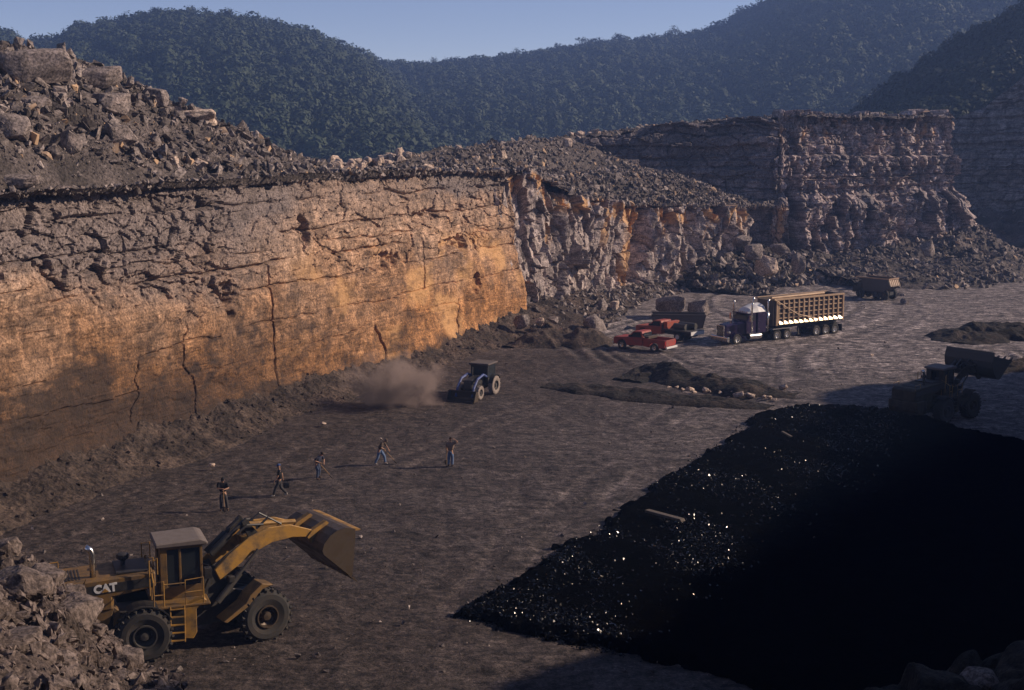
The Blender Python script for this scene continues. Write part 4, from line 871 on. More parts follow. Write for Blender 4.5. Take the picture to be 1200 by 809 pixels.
ORLENS = simple('amber_lens', (0.5, 0.16, 0.02), 0.3, dirt=0.1); REDLENS = simple('red_lens', (0.45, 0.02, 0.02), 0.3, dirt=0.1)

def tyre_prof(r, w, rim):
    h = w / 2; return [(rim, -h * .8), (rim + (r - rim) * .45, -h), (r - (r - rim) * .22, -h * .98), (r, -h * .78), (r, h * .78), (r - (r - rim) * .22, h * .98), (rim + (r - rim) * .45, h), (rim, h * .8)]
def wheel(parent, c, r, w, rim, mt=TYRE, mr=YEL, lug=0, side=-1, M=None, name='wheel', hubr=0.35, dual=False):
    m = MB(M); m.lathe_y(tyre_prof(r, w, rim), c, 40)
    if dual: m.lathe_y(tyre_prof(r, w, rim), (c[0], c[1] - side * w * 1.12, c[2]), 32)
    if lug:
        for k in range(lug):
            for sd in (-1, 1):
                a = 2 * PI * (k + (0.5 if sd > 0 else 0)) / lug; R = Matrix.Translation(c) @ Matrix.Rotation(-a, 4, 'Y') @ Matrix.Translation((r * 1.0, 0, 0)) @ Matrix.Rotation(sd * 0.5, 4, 'X')
                m.box(-0.05 * r, 0.045 * r, min(0.0, sd * w * .52), max(0.0, sd * w * .52), -r * .045, r * .045, R)
    o = m.build(name, mt, parent)
    q = MB(M); d = side * w / 2
    # rim dish with rolled edge, nave and bolts
    q.lathe_y([(rim * 1.02, d * .55), (rim * 1.02, d * 1.0), (rim * .9, d * 1.0), (rim * .84, d * .55), (rim * hubr * 1.5, d * .35), (rim * hubr, d * .85), (0.01, d * .9), (0.01, d * .2), (rim * .8, d * .2)], c, 32)
    for k in range(10):
        a = 2 * PI * k / 10; bx, bz = math.cos(a) * rim * .58, math.sin(a) * rim * .58
        q.box(c[0] + bx - rim * .04, c[0] + bx + rim * .04, c[1] + min(d * .3, d * .6), c[1] + max(d * .3, d * .6), c[2] + bz - rim * .04, c[2] + bz + rim * .04)
    q.build('rim', mr, o); return o
def textobj(parent, body, size, M, mat, name='lettering', ext=0.012, bold=0.012, sx=1.0):
    cu = bpy.data.curves.new(name, 'FONT'); cu.body = body; cu.size = size; cu.extrude = ext; cu.offset = bold; cu.resolution_u = 4
    tmp = bpy.data.objects.new('tmp_text', cu); COL.objects.link(tmp); dg = bpy.context.evaluated_depsgraph_get()
    me = bpy.data.meshes.new_from_object(tmp.evaluated_get(dg)); COL.objects.unlink(tmp); bpy.data.objects.remove(tmp)
    me.transform(M @ Matrix.Diagonal((sx, 1, 1, 1))); me.materials.clear(); me.materials.append(mat)
    return link(bpy.data.objects.new(name, me), parent)

# ------------------------------------------------------------------ WHEEL LOADERS
def loader(loc, rz, label, artic, boom, bucket_rot, logo, wheelbase=4.5, shade_paint=False, boomlift=0.0, bw=3.6):
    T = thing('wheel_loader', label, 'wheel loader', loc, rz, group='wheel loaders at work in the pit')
    Y = YELD if shade_paint else YEL
    YB = YELD if shade_paint else YELB
    R = 1.04; hw = 1.42
    A = Matrix.Translation((wheelbase * .5, 0, 0)) @ Matrix.Rotation(artic, 4, 'Z') @ Matrix.Translation((-wheelbase * .5, 0, 0))
    for sd in (-1, 1):
        wheel(T, (0, sd * hw, R), R, 0.86, 0.46, mr=DARKST if not shade_paint else DARKST, lug=22, side=sd)
        wheel(T, (wheelbase, sd * hw, R), R, 0.86, 0.46, mr=Y if False else STEEL, lug=22, side=sd, M=A)
    # rear frame, counterweight, engine hood
    m = MB(); m.box(-2.6, 1.9, -0.62, 0.62, 0.85, 1.75); m.box(-0.35, 0.35, -1.0, 1.0, 0.8, 1.25); m.build('rear_frame', BLK, T, bevel=0.03)
    m = MB(); m.prism([(-3.75, 1.25), (-3.9, 1.6), (-3.9, 2.2), (-2.5, 2.2), (-2.5, 1.05), (-3.2, 1.05)], -1.35, 1.35); m.build('counterweight', YB, T, bevel=0.06)
    m = MB(); m.prism([(-3.85, 2.22), (-3.8, 3.05), (-3.55, 3.2), (0.55, 3.38), (0.55, 2.78), (-1.1, 2.55), (-1.1, 2.05), (-2.2, 2.0), (-2.2, 2.22)], -1.12, 1.12); hood = m.build('engine_hood', YB, T, bevel=0.05)
    m = MB(); m.prism([(-3.7, 2.62), (-3.7, 2.98), (0.5, 3.2), (0.5, 2.84)], -1.137, -1.124); m.prism([(-3.7, 2.62), (-3.7, 2.98), (0.5, 3.2), (0.5, 2.84)], 1.124, 1.137); m.build('black_stripe', BLK, hood)
    m = MB()
    for k in range(7): m.box(-3.0 + k * .12, -2.95 + k * .12, -0.7, 0.7, 3.24, 3.27)
    m.box(-0.9, 0.3, -0.85, 0.85, 3.36, 3.42); m.build('grille', BLK, hood)
    if logo:
        sl_ = math.atan(0.22 / 4.2); base = Matrix.Translation((-1.78, -1.14, 2.78)) @ Matrix.Rotation(-sl_, 4, 'Y') @ Matrix.Rotation(PI / 2, 4, 'X')
        textobj(hood, 'CAT', 0.44, base, WHITE, bold=0.022)
        m = MB(); m.prism([(-1.52, 2.79), (-1.22, 2.81), (-1.37, 2.95)], -1.168, -1.156); m.build('triangle_emblem', YEL, hood)
        textobj(hood, '988F', 0.33, Matrix.Translation((-3.72, -1.14, 2.70)) @ Matrix.Rotation(-sl_, 4, 'Y') @ Matrix.Rotation(PI / 2, 4, 'X'), WHITE, bold=0.006)
    m = MB(); m.prism([(-1.05, 2.05), (-1.05, 2.56), (-2.2, 2.35), (-2.2, 1.2), (-1.5, 1.25), (-1.25, 1.5)], -1.06, 1.06); m.build('side_panel', YB, T, bevel=0.03)
    m = MB(); m.box(-1.9, -1.72, -1.1, -1.07, 1.4, 1.95); m.prism([(-1.05, 2.1), (-0.85, 1.9), (-0.85, 1.5), (-1.1, 1.3)], -0.95, 0.95); m.build('access_door', YB, T, bevel=0.01)
    # exhaust stack and pre-cleaner
    m = MB(); m.tube([(-1.75, -0.55, 3.2), (-1.75, -0.55, 4.15), (-1.81, -0.55, 4.35), (-2.0, -0.55, 4.5)], [0.12, 0.12, 0.12, 0.12], 14); m.build('exhaust_stack', CHROME, T, smooth=True)
    m = MB(); m.tube([(-0.55, 0.2, 3.38), (-0.55, 0.2, 3.62)], 0.09, 12); m.tube([(-0.55, 0.2, 3.6), (-0.55, 0.2, 3.7), (-0.55, 0.2, 3.86), (-0.55, 0.2, 3.9)], [0.12, 0.24, 0.24, 0.12], 16); m.build('air_cleaner', BLK, T)
    m = MB()
    for sd in (-1, 1):
        m.tube([(-3.7, sd * 1.0, 3.1), (-3.7, sd * 1.0, 3.5), (-2.95, sd * 1.0, 3.55), (-2.95, sd * 1.0, 3.2)], 0.025, 6)
    m.build('hood_rail', YEL, T)
    # rear fenders
    for sd in (-1, 1):
        m = MB(); pr = [(math.cos(a) * (R + .12), R + math.sin(a) * (R + .12)) for a in np.linspace(0.5, 2.1, 9)]; pr += [(math.cos(a) * (R + .17), R + math.sin(a) * (R + .17)) for a in np.linspace(2.1, 0.5, 9)]
        m.prism(pr, min(sd * .98, sd * 1.78), max(sd * .98, sd * 1.78)); m.build('rear_fender', BLK, T)
    # platform, cab
    m = MB(); m.box(0.35, 2.55, -1.72, 1.72, 2.02, 2.12); m.box(0.5, 2.3, -0.7, 0.7, 1.7, 2.05); m.build('platform', YB, T, bevel=0.02)
    cx0, cx1, cy = 0.78, 2.42, 0.82; zb, zt = 2.12, 4.12
    cab = MB(); cab.box(cx0, cx1, -cy, cy, zb, zb + 0.5)
    for (x, w) in ((cx0, .26), (cx0 + 0.72, .09), (cx1 - 0.1, .1)):
        for sd in (-1, 1): cab.box(x, x + w, sd * cy - (0.1 if sd > 0 else 0), sd * cy + (0.1 if sd < 0 else 0), zb + .5, zt)
    cab.box(cx0, cx0 + .08, -cy + .1, -0.35, zb + .5, zt); cab.box(cx0, cx0 + .08, 0.35, cy - .1, zb + .5, zt)
    cab.box(cx0, cx1, -cy, cy, zt, zt + .1); cabo = cab.build('cab', YB, T, bevel=0.012)
    m = MB(); m.prism([(cx0 - .18, zt + .1), (cx0 - .18, zt + .3), (cx1 - .05, zt + .36), (cx1 + .22, zt + .24), (cx1 + .22, zt + .1)], -cy - .12, cy + .12); m.build('cab_roof', ROOFG, cabo, bevel=0.05)
    m = MB(); 
    for sd in (-1, 1): m.box(cx0 + .28, cx1 - .12, sd * (cy - .05) - .006, sd * (cy - .05) + .006, zb + .5, zt)
    m.box(cx1 - .06, cx1 - .05, -cy + .1, cy - .1, zb + .5, zt); m.build('window', GLASS, cabo)
    m = MB(); m.prism([(1.25, 2.65), (1.2, 3.45), (1.32, 3.45), (1.42, 2.75), (1.8, 2.75), (1.8, 2.65)], -0.25, 0.25); m.build('seat', BLK, cabo)
    m = MB(); m.box(cx1 + .02, cx1 + .3, -cy - .42, -cy - .08, zb + .8, zb + 1.2); m.tube([(cx1, -cy, zb + 1.3), (cx1 + .2, -cy - .25, zb + 1.3), (cx1 + .2, -cy - .25, zb + 1.1)], 0.02, 6); m.build('side_mirror', BLK, cabo)
    # handrails and ladder (right-hand side)
    for sd in (-1, 1):
        m = MB()
        for P in ([(0.4, 1.68, 2.12), (0.4, 1.68, 3.12), (0.78, 1.68, 3.14), (0.78, 1.68, 2.12)], [(0.78, 1.68, 3.0), (1.6, 1.68, 3.0)], [(0.4, 1.68, 2.6), (0.78, 1.68, 2.6)], [(0.4, 1.68, 3.1), (0.4, 0.9, 3.5), (0.4, 0.9, 2.2)], [(1.6, 1.68, 1.9), (1.6, 1.68, 3.1), (2.3, 1.68, 3.15), (2.3, 1.68, 2.12)], [(1.6, 1.68, 2.6), (2.3, 1.68, 2.62)], [(0.3, 1.3, 2.5), (0.3, 1.3, 3.9), (0.62, 1.2, 3.95), (0.62, 1.2, 3.3)]):
            m.tube([(x, sd * y, z) for x, y, z in P], 0.028, 6)
        m.build('handrail', YEL, T)
        m = MB()
        for xx in (0.98, 1.52): m.tube([(xx, sd * 1.7, 0.62), (xx + .02, sd * 1.7, 2.1)], 0.035, 6)
        for k in range(5): m.box(0.98, 1.52, min(sd * 1.62, sd * 1.76), max(sd * 1.62, sd * 1.76), 0.68 + k * .32, 0.72 + k * .32)
        m.build('ladder', Y, T)
        m = MB(); m.prism([(1.55, 0.75), (1.55, 2.05), (2.3, 2.3), (2.42, 2.2), (2.0, 1.9), (2.0, 0.95), (1.85, 0.7)], min(sd * 1.3, sd * 1.7), max(sd * 1.3, sd * 1.7)); m.build('step_panel', Y, T, bevel=0.02)
    # front frame (articulated)
    m = MB(A); m.box(wheelbase * .42, wheelbase + .9, -0.55, 0.55, 0.8, 1.7); m.box(wheelbase - .3, wheelbase + .3, -1.0, 1.0, 0.85, 1.3)
    for sd in (-1, 1): m.prism([(wheelbase * .5, 1.5), (wheelbase * .5 + .05, 2.3), (wheelbase * .5 + .4, 3.0), (wheelbase * .5 + .85, 3.1), (wheelbase * .5 + 1.3, 2.1), (wheelbase + .5, 1.6)], sd * .62 - .07, sd * .62 + .07)
    m.build('front_frame', BLK, T, bevel=0.02)
    for sd in (-1, 1):
        m = MB(A); m.prism([(wheelbase - .75, 2.05), (wheelbase - .95, 1.75), (wheelbase - 1.9, 1.2), (wheelbase - 1.75, 1.12), (wheelbase - .85, 1.6), (wheelbase - .2, 2.22), (wheelbase + .3, 2.32), (wheelbase - .2, 2.45)], min(sd * 1.0, sd * 1.8), max(sd * 1.0, sd * 1.8)); m.build('front_fender', YB, T, bevel=0.02)
    pv = Vector((wheelbase * .5 + .65, 0, 2.85)); BM = A @ Matrix.Translation(pv) @ Matrix.Rotation(-boom, 4, 'Y')
    L = 4.45 if not shade_paint else 3.5
    low = [(0, -.26), (0.55, -.05), (1.3, 0.28), (2.1, 0.42), (2.9, 0.30), (3.55, 0.02), (3.75, -.16)]; up = [(3.87, 0.12), (3.5, 0.42), (2.9, 0.86), (2.1, 1.08), (1.3, 0.98), (0.5, 0.62), (-.1, 0.22)]
    low = [(p[0] * L / 3.75, p[1]) for p in low]; up = [(p[0] * L / 3.75, p[1]) for p in up]
    for sd in (-1, 1):
        m = MB(BM); m.prism(low + up, sd * .72 - .06, sd * .72 + .06); m.build('lift_arm', Y, T, bevel=0.02)
    m = MB(BM); m.tube([(L * .8, -.7, 0.35), (L * .8, .7, 0.35)], 0.16, 14); m.build('cross_tube', Y, T); m = MB(BM); m.box(1.6, 1.9, -.66, .66, .5, .8); m.build('cross_tube', Y, T)
    m = MB(BM)
    for sd in (-1, 1):  # tilt lever, hoses
        m.prism([(1.75, 0.75), (1.6, 1.55), (1.8, 1.65), (2.0, 1.2), (2.35, 0.6), (2.1, .45)], sd * .28 - .06, sd * .28 + .06)
        m.tube([(0.2, sd * .2, .75), (1.72, sd * .2, 1.52)], 0.09, 10); m.tube([(0.05, sd * .2, .7), (1.0, sd * .2, 1.18)], 0.14, 12)
        m.tube([(2.1, sd * .42, 1.1), (2.7, sd * .42, 1.38), (3.2, sd * .42, .9)], 0.05, 6); m.tube([(1.2, sd * .5, 1.2), (1.7, sd * .5, 1.42), (2.4, sd * .5, 1.2)], 0.05, 6)
    m.build('tilt_linkage', BLK, T)
    m = MB(BM); m.tube([(2.0, 0, 1.25), (L * .9, 0, .62)], 0.1, 8); m.build('tilt_link', Y, T)
    for sd in (-1, 1):
        m = MB(A); p0 = Vector((wheelbase * .5 + .5, sd * .9, 1.75)); p1 = A.inverted() @ (BM @ Vector((1.8, sd * .9, 0.42))); m.tube([p0, p0.lerp(p1, .55)], 0.13, 12); m.tube([p0.lerp(p1, .5), p1], 0.07, 10); m.build('lift_cylinder', DARKST, T)
    # headlights and work lights
    for sd in (-1, 1):
        m = MB(A); m.box(wheelbase * .5 + .95, wheelbase * .5 + 1.2, sd * .95 - .14, sd * .95 + .14, 2.5, 2.75); m.build('headlight', BLK, T, bevel=0.02)
    # bucket
    KM = BM @ Matrix.Translation((L, 0, -.03)) @ Matrix.Rotation(-bucket_rot, 4, 'Y') @ Matrix.Diagonal((0.95, 1, 0.85, 1) if not shade_paint else (1.1, 1, 1.15, 1))
    W = bw / 2
    outer = [(0.0, -0.55), (1.95, -0.62), (2.0, -0.58)]; back = [(0.05, -0.5), (-0.08, -0.2), (-0.08, 0.3), (0.06, 0.72), (0.34, 1.08), (0.72, 1.32)]
    inner = [(0.80, 1.26), (0.44, 1.02), (0.18, 0.68), (0.05, 0.28), (0.05, -0.18), (0.16, -0.44), (0.32, -0.5), (1.95, -0.55)]
    shell = [(2.02, -0.6), (0.22, -0.6)] + back + inner
    m = MB(KM); m.prism(shell, -W, W); bk = m.build('bucket', STEEL if not shade_paint else DARKST, T)
    side = [(0.22, -0.6), (0.05, -0.5), (-0.08, -0.2), (-0.08, 0.3), (0.06, 0.72), (0.34, 1.08), (0.76, 1.34), (1.02, 1.0), (1.95, -0.35), (2.05, -0.6)]
    for sd in (-1, 1): m = MB(KM); m.prism(side, sd * W - .03, sd * W + .03); m.build('bucket_side', STEEL if not shade_paint else DARKST, bk)
    m = MB(KM); m.box(1.9, 2.2, -W - .04, W + .04, -0.63, -0.56)
    for k in range(8):
        y = -W + .1 + k * (bw - .2) / 7; m.prism([(2.1, -0.66), (2.12, -0.5), (2.5, -0.6)], y - .09, y + .09)
    m.build('cutting_edge', STEEL, bk)
    m = MB(KM); m.prism([(0.66, 1.28), (0.78, 1.38), (1.0, 1.5), (1.02, 1.44), (0.84, 1.28)], -W, W); m.build('spill_guard', YEL if not shade_paint else DARKST, bk)
    m = MB(KM)
    for sd in (-1, 1): m.prism([(-0.35, -0.3), (-0.35, 0.1), (-0.05, 0.9), (0.1, 0.9), (0.0, -0.4)], sd * .72 - .13, sd * .72 + .13)
    m.build('bucket_bracket', Y, bk); return T
pr_ = G(170, 773); pf_ = G(307, 754); hd = math.atan2(pf_.y - pr_.y, pf_.x - pr_.x) - 0.03
off = Vector((math.sin(hd), -math.cos(hd), 0)) * 1.42
loader(Vector((pr_.x, pr_.y, 0)) - off, hd, 'big yellow wheel loader with its bucket raised, beside the near spoil slope', math.radians(15), math.radians(11), math.radians(-54), True)
q1 = G(1078, 497); l2 = loader((q1.x + .9, q1.y + 1.2, 0), math.radians(42), 'shaded wheel loader at the coal edge lifting its bucket', math.radians(-4), math.radians(10), math.radians(32), False, wheelbase=4.0, shade_paint=True, bw=4.7); l2.scale = (.85, .85, .85)

# ------------------------------------------------------------------ SEMI TRUCK WITH DUMP TRAILER
F_ = G(842, 404); B_ = G(977, 389)
hd = math.atan2(F_.y - B_.y, F_.x - B_.x)
Tk = thing('semi_truck', 'dark purple long-nosed semi truck coupled to a ribbed dump trailer', 'truck', (F_.x, F_.y, 0), hd)
Ltot = (F_ - B_).length
for sd in (-1, 1):
    wheel(Tk, (-1.35, sd * 1.02, .52), .52, .30, .29, mr=CHROME, side=sd)
    for x in (-6.6, -7.95): wheel(Tk, (x, sd * 1.0, .52), .52, .28, .29, mr=CHROME, side=sd, dual=True)
    for x in (-Ltot + 3.6, -Ltot + 2.3, -Ltot + 1.0): wheel(Tk, (x, sd * 1.0, .52), .52, .28, .29, mr=CHROME, side=sd, dual=True)
m = MB(); m.box(-8.9, -0.5, -.45, .45, .62, .92); 
for x in (-1.35, -6.6, -7.95): m.tube([(x, -.95, .52), (x, .95, .52)], .08, 8)
m.build('chassis', BLK, Tk)
m = MB()   # hood loft
def ring(x, w, z0, z1, c=.16): return [(x, -w, z0), (x, -w, z1 - c), (x, -w + c, z1), (x, w - c, z1), (x, w, z1 - c), (x, w, z0)]
m.loft([ring(-.28, .50, .75, 1.75), ring(-.5, .56, .75, 1.92), ring(-1.6, .70, .9, 2.02), ring(-2.55, .86, .95, 2.12)]); hood = m.build('hood', PURP, Tk, bevel=.01)
m = MB(); m.box(-.27, -.22, -.46, .46, .82, 1.78); m.build('grille', DARKST, hood)
m = MB(); m.box(-.25, -.17, -.52, -.46, .78, 1.84); m.box(-.25, -.17, .46, .52, .78, 1.84); m.box(-.25, -.17, -.46, .46, 1.78, 1.86)
for k in range(7): m.box(-.22, -.205, -.42 + k * .135, -.40 + k * .135, .84, 1.76)
m.build('grille_surround', CHROME, hood)
m = MB(); m.prism([(-.32, .28), (-.02, .36), (-.02, .74), (-.1, .82), (-.32, .82)], -1.2, 1.2); m.build('bumper', CHROME, Tk, bevel=.03)
for sd in (-1, 1):
    m = MB(); pr = [(-1.35 + math.cos(a) * .62, .55 + math.sin(a) * .62) for a in np.linspace(0.1, 2.6, 10)] + [(-2.3, .62), (-2.3, .55)] + [(-1.35 + math.cos(a) * .57, .55 + math.sin(a) * .57) for a in np.linspace(2.6, .1, 10)]
    m.prism(pr, min(sd * .8, sd * 1.2), max(sd * .8, sd * 1.2)); m.build('fender', PURP, Tk, bevel=.01)
    m = MB(); m.box(-.62, -.38, sd * .84 - .2, sd * .84 + .2, 1.12, 1.34); m.build('headlight', CHROME, Tk, bevel=.04)
    m = MB(); m.tube([(-3.05, sd * 1.28, 1.0), (-3.05, sd * 1.28, 3.75), (-3.12, sd * 1.28, 3.95)], .085, 12)
    m.tube([(-5.35, sd * 1.05, 1.0), (-5.35, sd * 1.05, 3.9), (-5.5, sd * 1.05, 4.1)], .09, 12); 
    m.tube([(-5.35, sd * 1.05, 1.6), (-5.35, sd * 1.05, 2.9)], .13, 12); m.build('exhaust_stack', CHROME, Tk, smooth=True)
    m = MB(); m.tube([(-2.9, sd * 1.02, .66), (-4.4, sd * 1.02, .66)], .30, 20); m.build('fuel_tank', CHROME, Tk, smooth=False)
    m = MB(); m.box(-2.78, -2.72, sd * 1.42 - .1, sd * 1.42 + .1, 2.15, 2.75); m.tube([(-2.75, sd * 1.05, 2.7), (-2.75, sd * 1.42, 2.7)], .015, 6); m.tube([(-2.75, sd * 1.05, 2.2), (-2.75, sd * 1.42, 2.2)], .015, 6); m.build('side_mirror', CHROME, Tk)
    m = MB(); m.prism([(-5.8, 1.1), (-5.95, 1.2), (-8.7, 1.2), (-8.85, 1.1)], min(sd * .78, sd * 1.25), max(sd * .78, sd * 1.25)); m.build('rear_fender', CHROME, Tk)
m = MB(); m.prism([(-2.55, .95), (-2.55, 2.12), (-2.75, 2.2), (-3.0, 2.86), (-3.9, 2.92), (-3.9, .95)], -1.0, 1.0); cab = m.build('cab', PURP, Tk, bevel=.04, segs=2)
m = MB(); m.add([(-2.755, -.88, 2.26), (-2.755, .88, 2.26), (-2.985, .84, 2.78), (-2.985, -.84, 2.78)], [(0, 1, 2, 3)], Matrix.Translation((.02, 0, .01))); m.build('windscreen', GLASS, cab)
for sd in (-1, 1):
    m = MB(); m.prism([(-3.0, 2.15), (-3.1, 2.7), (-3.75, 2.72), (-3.75, 2.15)], sd * 1.006 - .004, sd * 1.006 + .004); m.build('window', GLASS, cab)
m = MB(); m.box(-3.98, -5.15, -1.1, 1.1, .95, 2.95); m.build('sleeper', PURP, Tk, bevel=.05)
m = MB(); m.loft([[(x, y * w, z0 + (z1 - z0) * math.sin(PI * (y + 1) / 2) ** .45 if abs(y) < 1 else z0) for y in np.linspace(-1, 1, 11)] for x, w, z0, z1 in ((-3.0, .78, 2.86, 3.02), (-3.35, .92, 2.92, 3.38), (-4.2, 1.02, 2.94, 3.66), (-5.0, 1.02, 2.95, 3.72), (-5.15, 1.0, 2.95, 3.65))]); m.build('wind_deflector', WHITE, Tk)
m = MB(); m.box(-2.86, -2.62, -1.02, 1.02, 2.84, 2.92); m.build('sun_visor', PURP, cab, bevel=.01)
m = MB()
for k in range(5): m.box(-3.12, -3.0, -.6 + k * .3 - .05, -.6 + k * .3 + .05, 2.93, 3.0)
m.build('marker_lights', ORLENS, cab)
# trailer
x0, x1 = -6.0, -Ltot; zb, zt = 1.45, 4.05
m = MB(); m.box(x1, x0, -1.12, -1.06, zb, zt); m.box(x1, x0, 1.06, 1.12, zb, zt); m.box(x0 - .08, x0, -1.06, 1.06, zb, zt - .1); m.box(x1, x1 + .1, -1.06, 1.06, zb, zt); m.box(x1 + .1, x0 - .08, -1.06, 1.06, zb, zb + .1)
tr = m.build('trailer_box', TRLD, Tk)
m = MB()
for sd in (-1, 1):
    y0, y1 = min(sd * 1.12, sd * 1.26), max(sd * 1.12, sd * 1.26)
    nr = 13
    for k in range(nr + 1):
        x = x0 - .6 + (x1 - x0 + .7) * k / nr; m.box(x - .075, x + .075, y0, y1, zb + .32, zt - .12)
    for z in (2.15, 2.62, 3.1, 3.55): m.box(x1, x0 - .5, min(sd * 1.12, sd * 1.21), max(sd * 1.12, sd * 1.21), z - .05, z + .05)
    m.box(x1 - .02, x0, min(sd * 1.12, sd * 1.3), max(sd * 1.12, sd * 1.3), zt - .12, zt + .06)
    m.box(x1 - .02, x1 + .14, min(sd * 1.12, sd * 1.28), max(sd * 1.12, sd * 1.28), zb - .1, zt); m.box(x0 - .5, x0 - .3, min(sd * 1.12, sd * 1.26), max(sd * 1.12, sd * 1.26), zb, zt)
m.build('side_ribs', TRL, tr, bevel=.01)
for sd in (-1, 1):
    m = MB()
    for k in range(13):
        xa = x0 - .6 + (x1 - x0 + .7) * k / 13; xb = x0 - .6 + (x1 - x0 + .7) * (k + 1) / 13
        m.add([(xa - .09, sd * 1.13, zb + .42), (xb + .09, sd * 1.13, zb + .42), (xb + .09, sd * 1.33, zb + .12), (xa - .09, sd * 1.33, zb + .12), (xb + .09, sd * 1.13, zb + .02), (xa - .09, sd * 1.13, zb + .02)], [(0, 1, 2, 3), (3, 2, 4, 5), (0, 3, 5), (1, 4, 2)])
    m.build('rib_feet', TRLP, tr)
m = MB(); m.tube([(x0 + .15, 0.95, zt + .12), (x0 - 7.0, 0.95, zt + .2)], .13, 12); m.build('rolled_tarp', TRL, tr)
m = MB(); m.tube([(x0 + .1, -1.36, zt + .02), (x0 - 3.0, -1.4, 2.45), (x0 - 6.2, -1.4, 1.7)], .035, 8); m.tube([(x0 + .1, 1.36, zt + .02), (x0 - 3.0, 1.4, 2.45), (x0 - 6.2, 1.4, 1.7)], .035, 8); m.build('tarp_arm', TRL, tr)
m = MB(); m.box(x1 + .2, x0 - .9, -.5, .5, 1.1, 1.42); m.box(-Ltot + 4.4, -Ltot + .3, -.7, .7, .8, 1.1); m.build('trailer_frame', BLK, tr)
for sd in (-1, 1):
    m = MB(); m.box(-9.9, -9.78, sd * .7 - .06, sd * .7 + .06, .35, 1.2); m.box(-9.98, -9.7, sd * .7 - .12, sd * .7 + .12, .3, .36); m.build('landing_leg', DARKST, tr)
    m = MB(); m.box(x1 + .15, x1 + .18, sd * .95 - .3, sd * .95 + .3, .25, .95); m.build('mud_flap', BLK, tr)

# ------------------------------------------------------------------ PICKUP AND FLATBED
def pickup(px, loc, hd, label, paint, bed='box'):
    T = thing('pickup_truck' if bed == 'box' else 'flatbed_truck', label, 'pickup truck' if bed == 'box' else 'flatbed truck', loc, hd)
    W = .96; x_f = .95; x_r = -2.6 if bed == 'box' else -3.3
    r = .42
    for sd in (-1, 1):
        for x in (x_f, x_r): wheel(T, (x, sd * .84, r), r, .26, .22, mr=CHROME if bed == 'box' else WHITE, side=sd, dual=(bed != 'box' and x == x_r))
    def arch(cx, n=7): return [(cx + math.cos(a) * .52, .42 + math.sin(a) * .52) for a in np.linspace(0, PI, n)]
    f0 = [(1.85, .5), (1.88, .98), (1.78, 1.12), (.35, 1.2), (-1.35, 1.2)] + ([(-1.35, .5)]) + [(x, z) for x, z in arch(x_f)[::-1]]
    m = MB(); m.prism(f0, -W, W); body = m.build('body', paint, T, bevel=.035)
    m = MB(); m.prism([(.32, 1.2), (-.28, 1.78), (-1.15, 1.82), (-1.33, 1.2)], -.84, .84); cab = m.build('cab', paint, T, bevel=.05)
    m = MB(); m.add([(.30, -.76, 1.24), (.30, .76, 1.24), (-.24, .74, 1.73), (-.24, -.74, 1.73)], [(0, 1, 2, 3)], Matrix.Translation((.025, 0, .02))); m.build('windscreen', GLASS, cab)
    m = MB(); m.box(-1.345, -1.32, -.68, .68, 1.3, 1.68)
    for sd in (-1, 1): m.prism([(.1, 1.26), (-.3, 1.68), (-1.05, 1.72), (-1.12, 1.26)], sd * .845 - .004, sd * .845 + .004)
    m.build('window', GLASS, cab)
    m = MB(); m.box(1.86, 1.98, -.98, .98, .42, .62); m.build('front_bumper', CHROME, T, bevel=.02)
    m = MB(); m.box(1.875, 1.9, -.62, .62, .72, .95); m.build('grille', BLK, T)
    for sd in (-1, 1):
        m = MB(); m.box(1.87, 1.905, sd * .78 - .11, sd * .78 + .11, .74, .94); m.build('headlight', CHROME, T)
        m = MB(); m.box(-.1, .08, sd * 1.05 - .1, sd * 1.05 + .1, 1.25, 1.45); m.build('side_mirror', BLK, T)
    if bed == 'box':
        m = MB(); bp = [(-1.42, .5), (-1.42, 1.22), (-3.75, 1.22), (-3.75, .5)] + arch(x_r)[::-1]
        for sd in (-1, 1): m.prism(bp, sd * .9 - .06, sd * .9 + .06)
        m.box(-3.75, -1.42, -.84, .84, .55, .65); m.box(-1.5, -1.42, -.84, .84, .6, 1.2); b = m.build('cargo_bed', paint, T, bevel=.015)
        m = MB(); m.box(-3.82, -3.76, -.84, .84, .6, 1.2); m.build('tailgate', paint, T, bevel=.02)
        m = MB(); m.box(-3.98, -3.84, -.95, .95, .42, .6); m.build('rear_bumper', WHITE, T, bevel=.02)
        for sd in (-1, 1):
            m = MB(); m.box(-3.79, -3.755, sd * .9 - .06, sd * .9 + .06, .75, 1.1); m.build('tail_light', REDLENS, T)
        m = MB(); m.box(-1.9, -1.5, -.8, .8, 1.15, 1.4); m.build('tool_box', STEEL, T, bevel=.02)
    else:
        m = MB(); m.box(-5.0, -1.5, -1.1, 1.1, .98, 1.1); m.box(-4.8, .6, -.35, .35, .5, .8); m.box(-1.62, -1.5, -1.1, 1.1, 1.1, 1.5); m.build('flatbed', DARKST, T, bevel=.01)
        m = MB(); m.box(-2.1, -1.66, -1.0, 1.0, 1.1, 1.78); m.build('tool_cabinet', ORA, T, bevel=.02)
        m = MB(); m.tube([(-2.5, -.5, 1.42), (-4.4, -.5, 1.42)], .32, 14); m.tube([(-2.6, .45, 1.4), (-4.0, .45, 1.4)], .3, 14); m.build('tank', DARKST, T)
        m = MB(); m.box(-5.05, -5.0, -1.05, 1.05, .7, 1.05); m.build('rear_bumper', WHITE, T)
    return T
a = G(726, 409); b = G(771, 414); hd = math.atan2(a.y - b.y, a.x - b.x) ; mid = (a + b) / 2
off = Vector((-math.sin(hd), math.cos(hd), 0)) * -0.84
c = mid + Vector((math.cos(hd), math.sin(hd), 0)) * .82
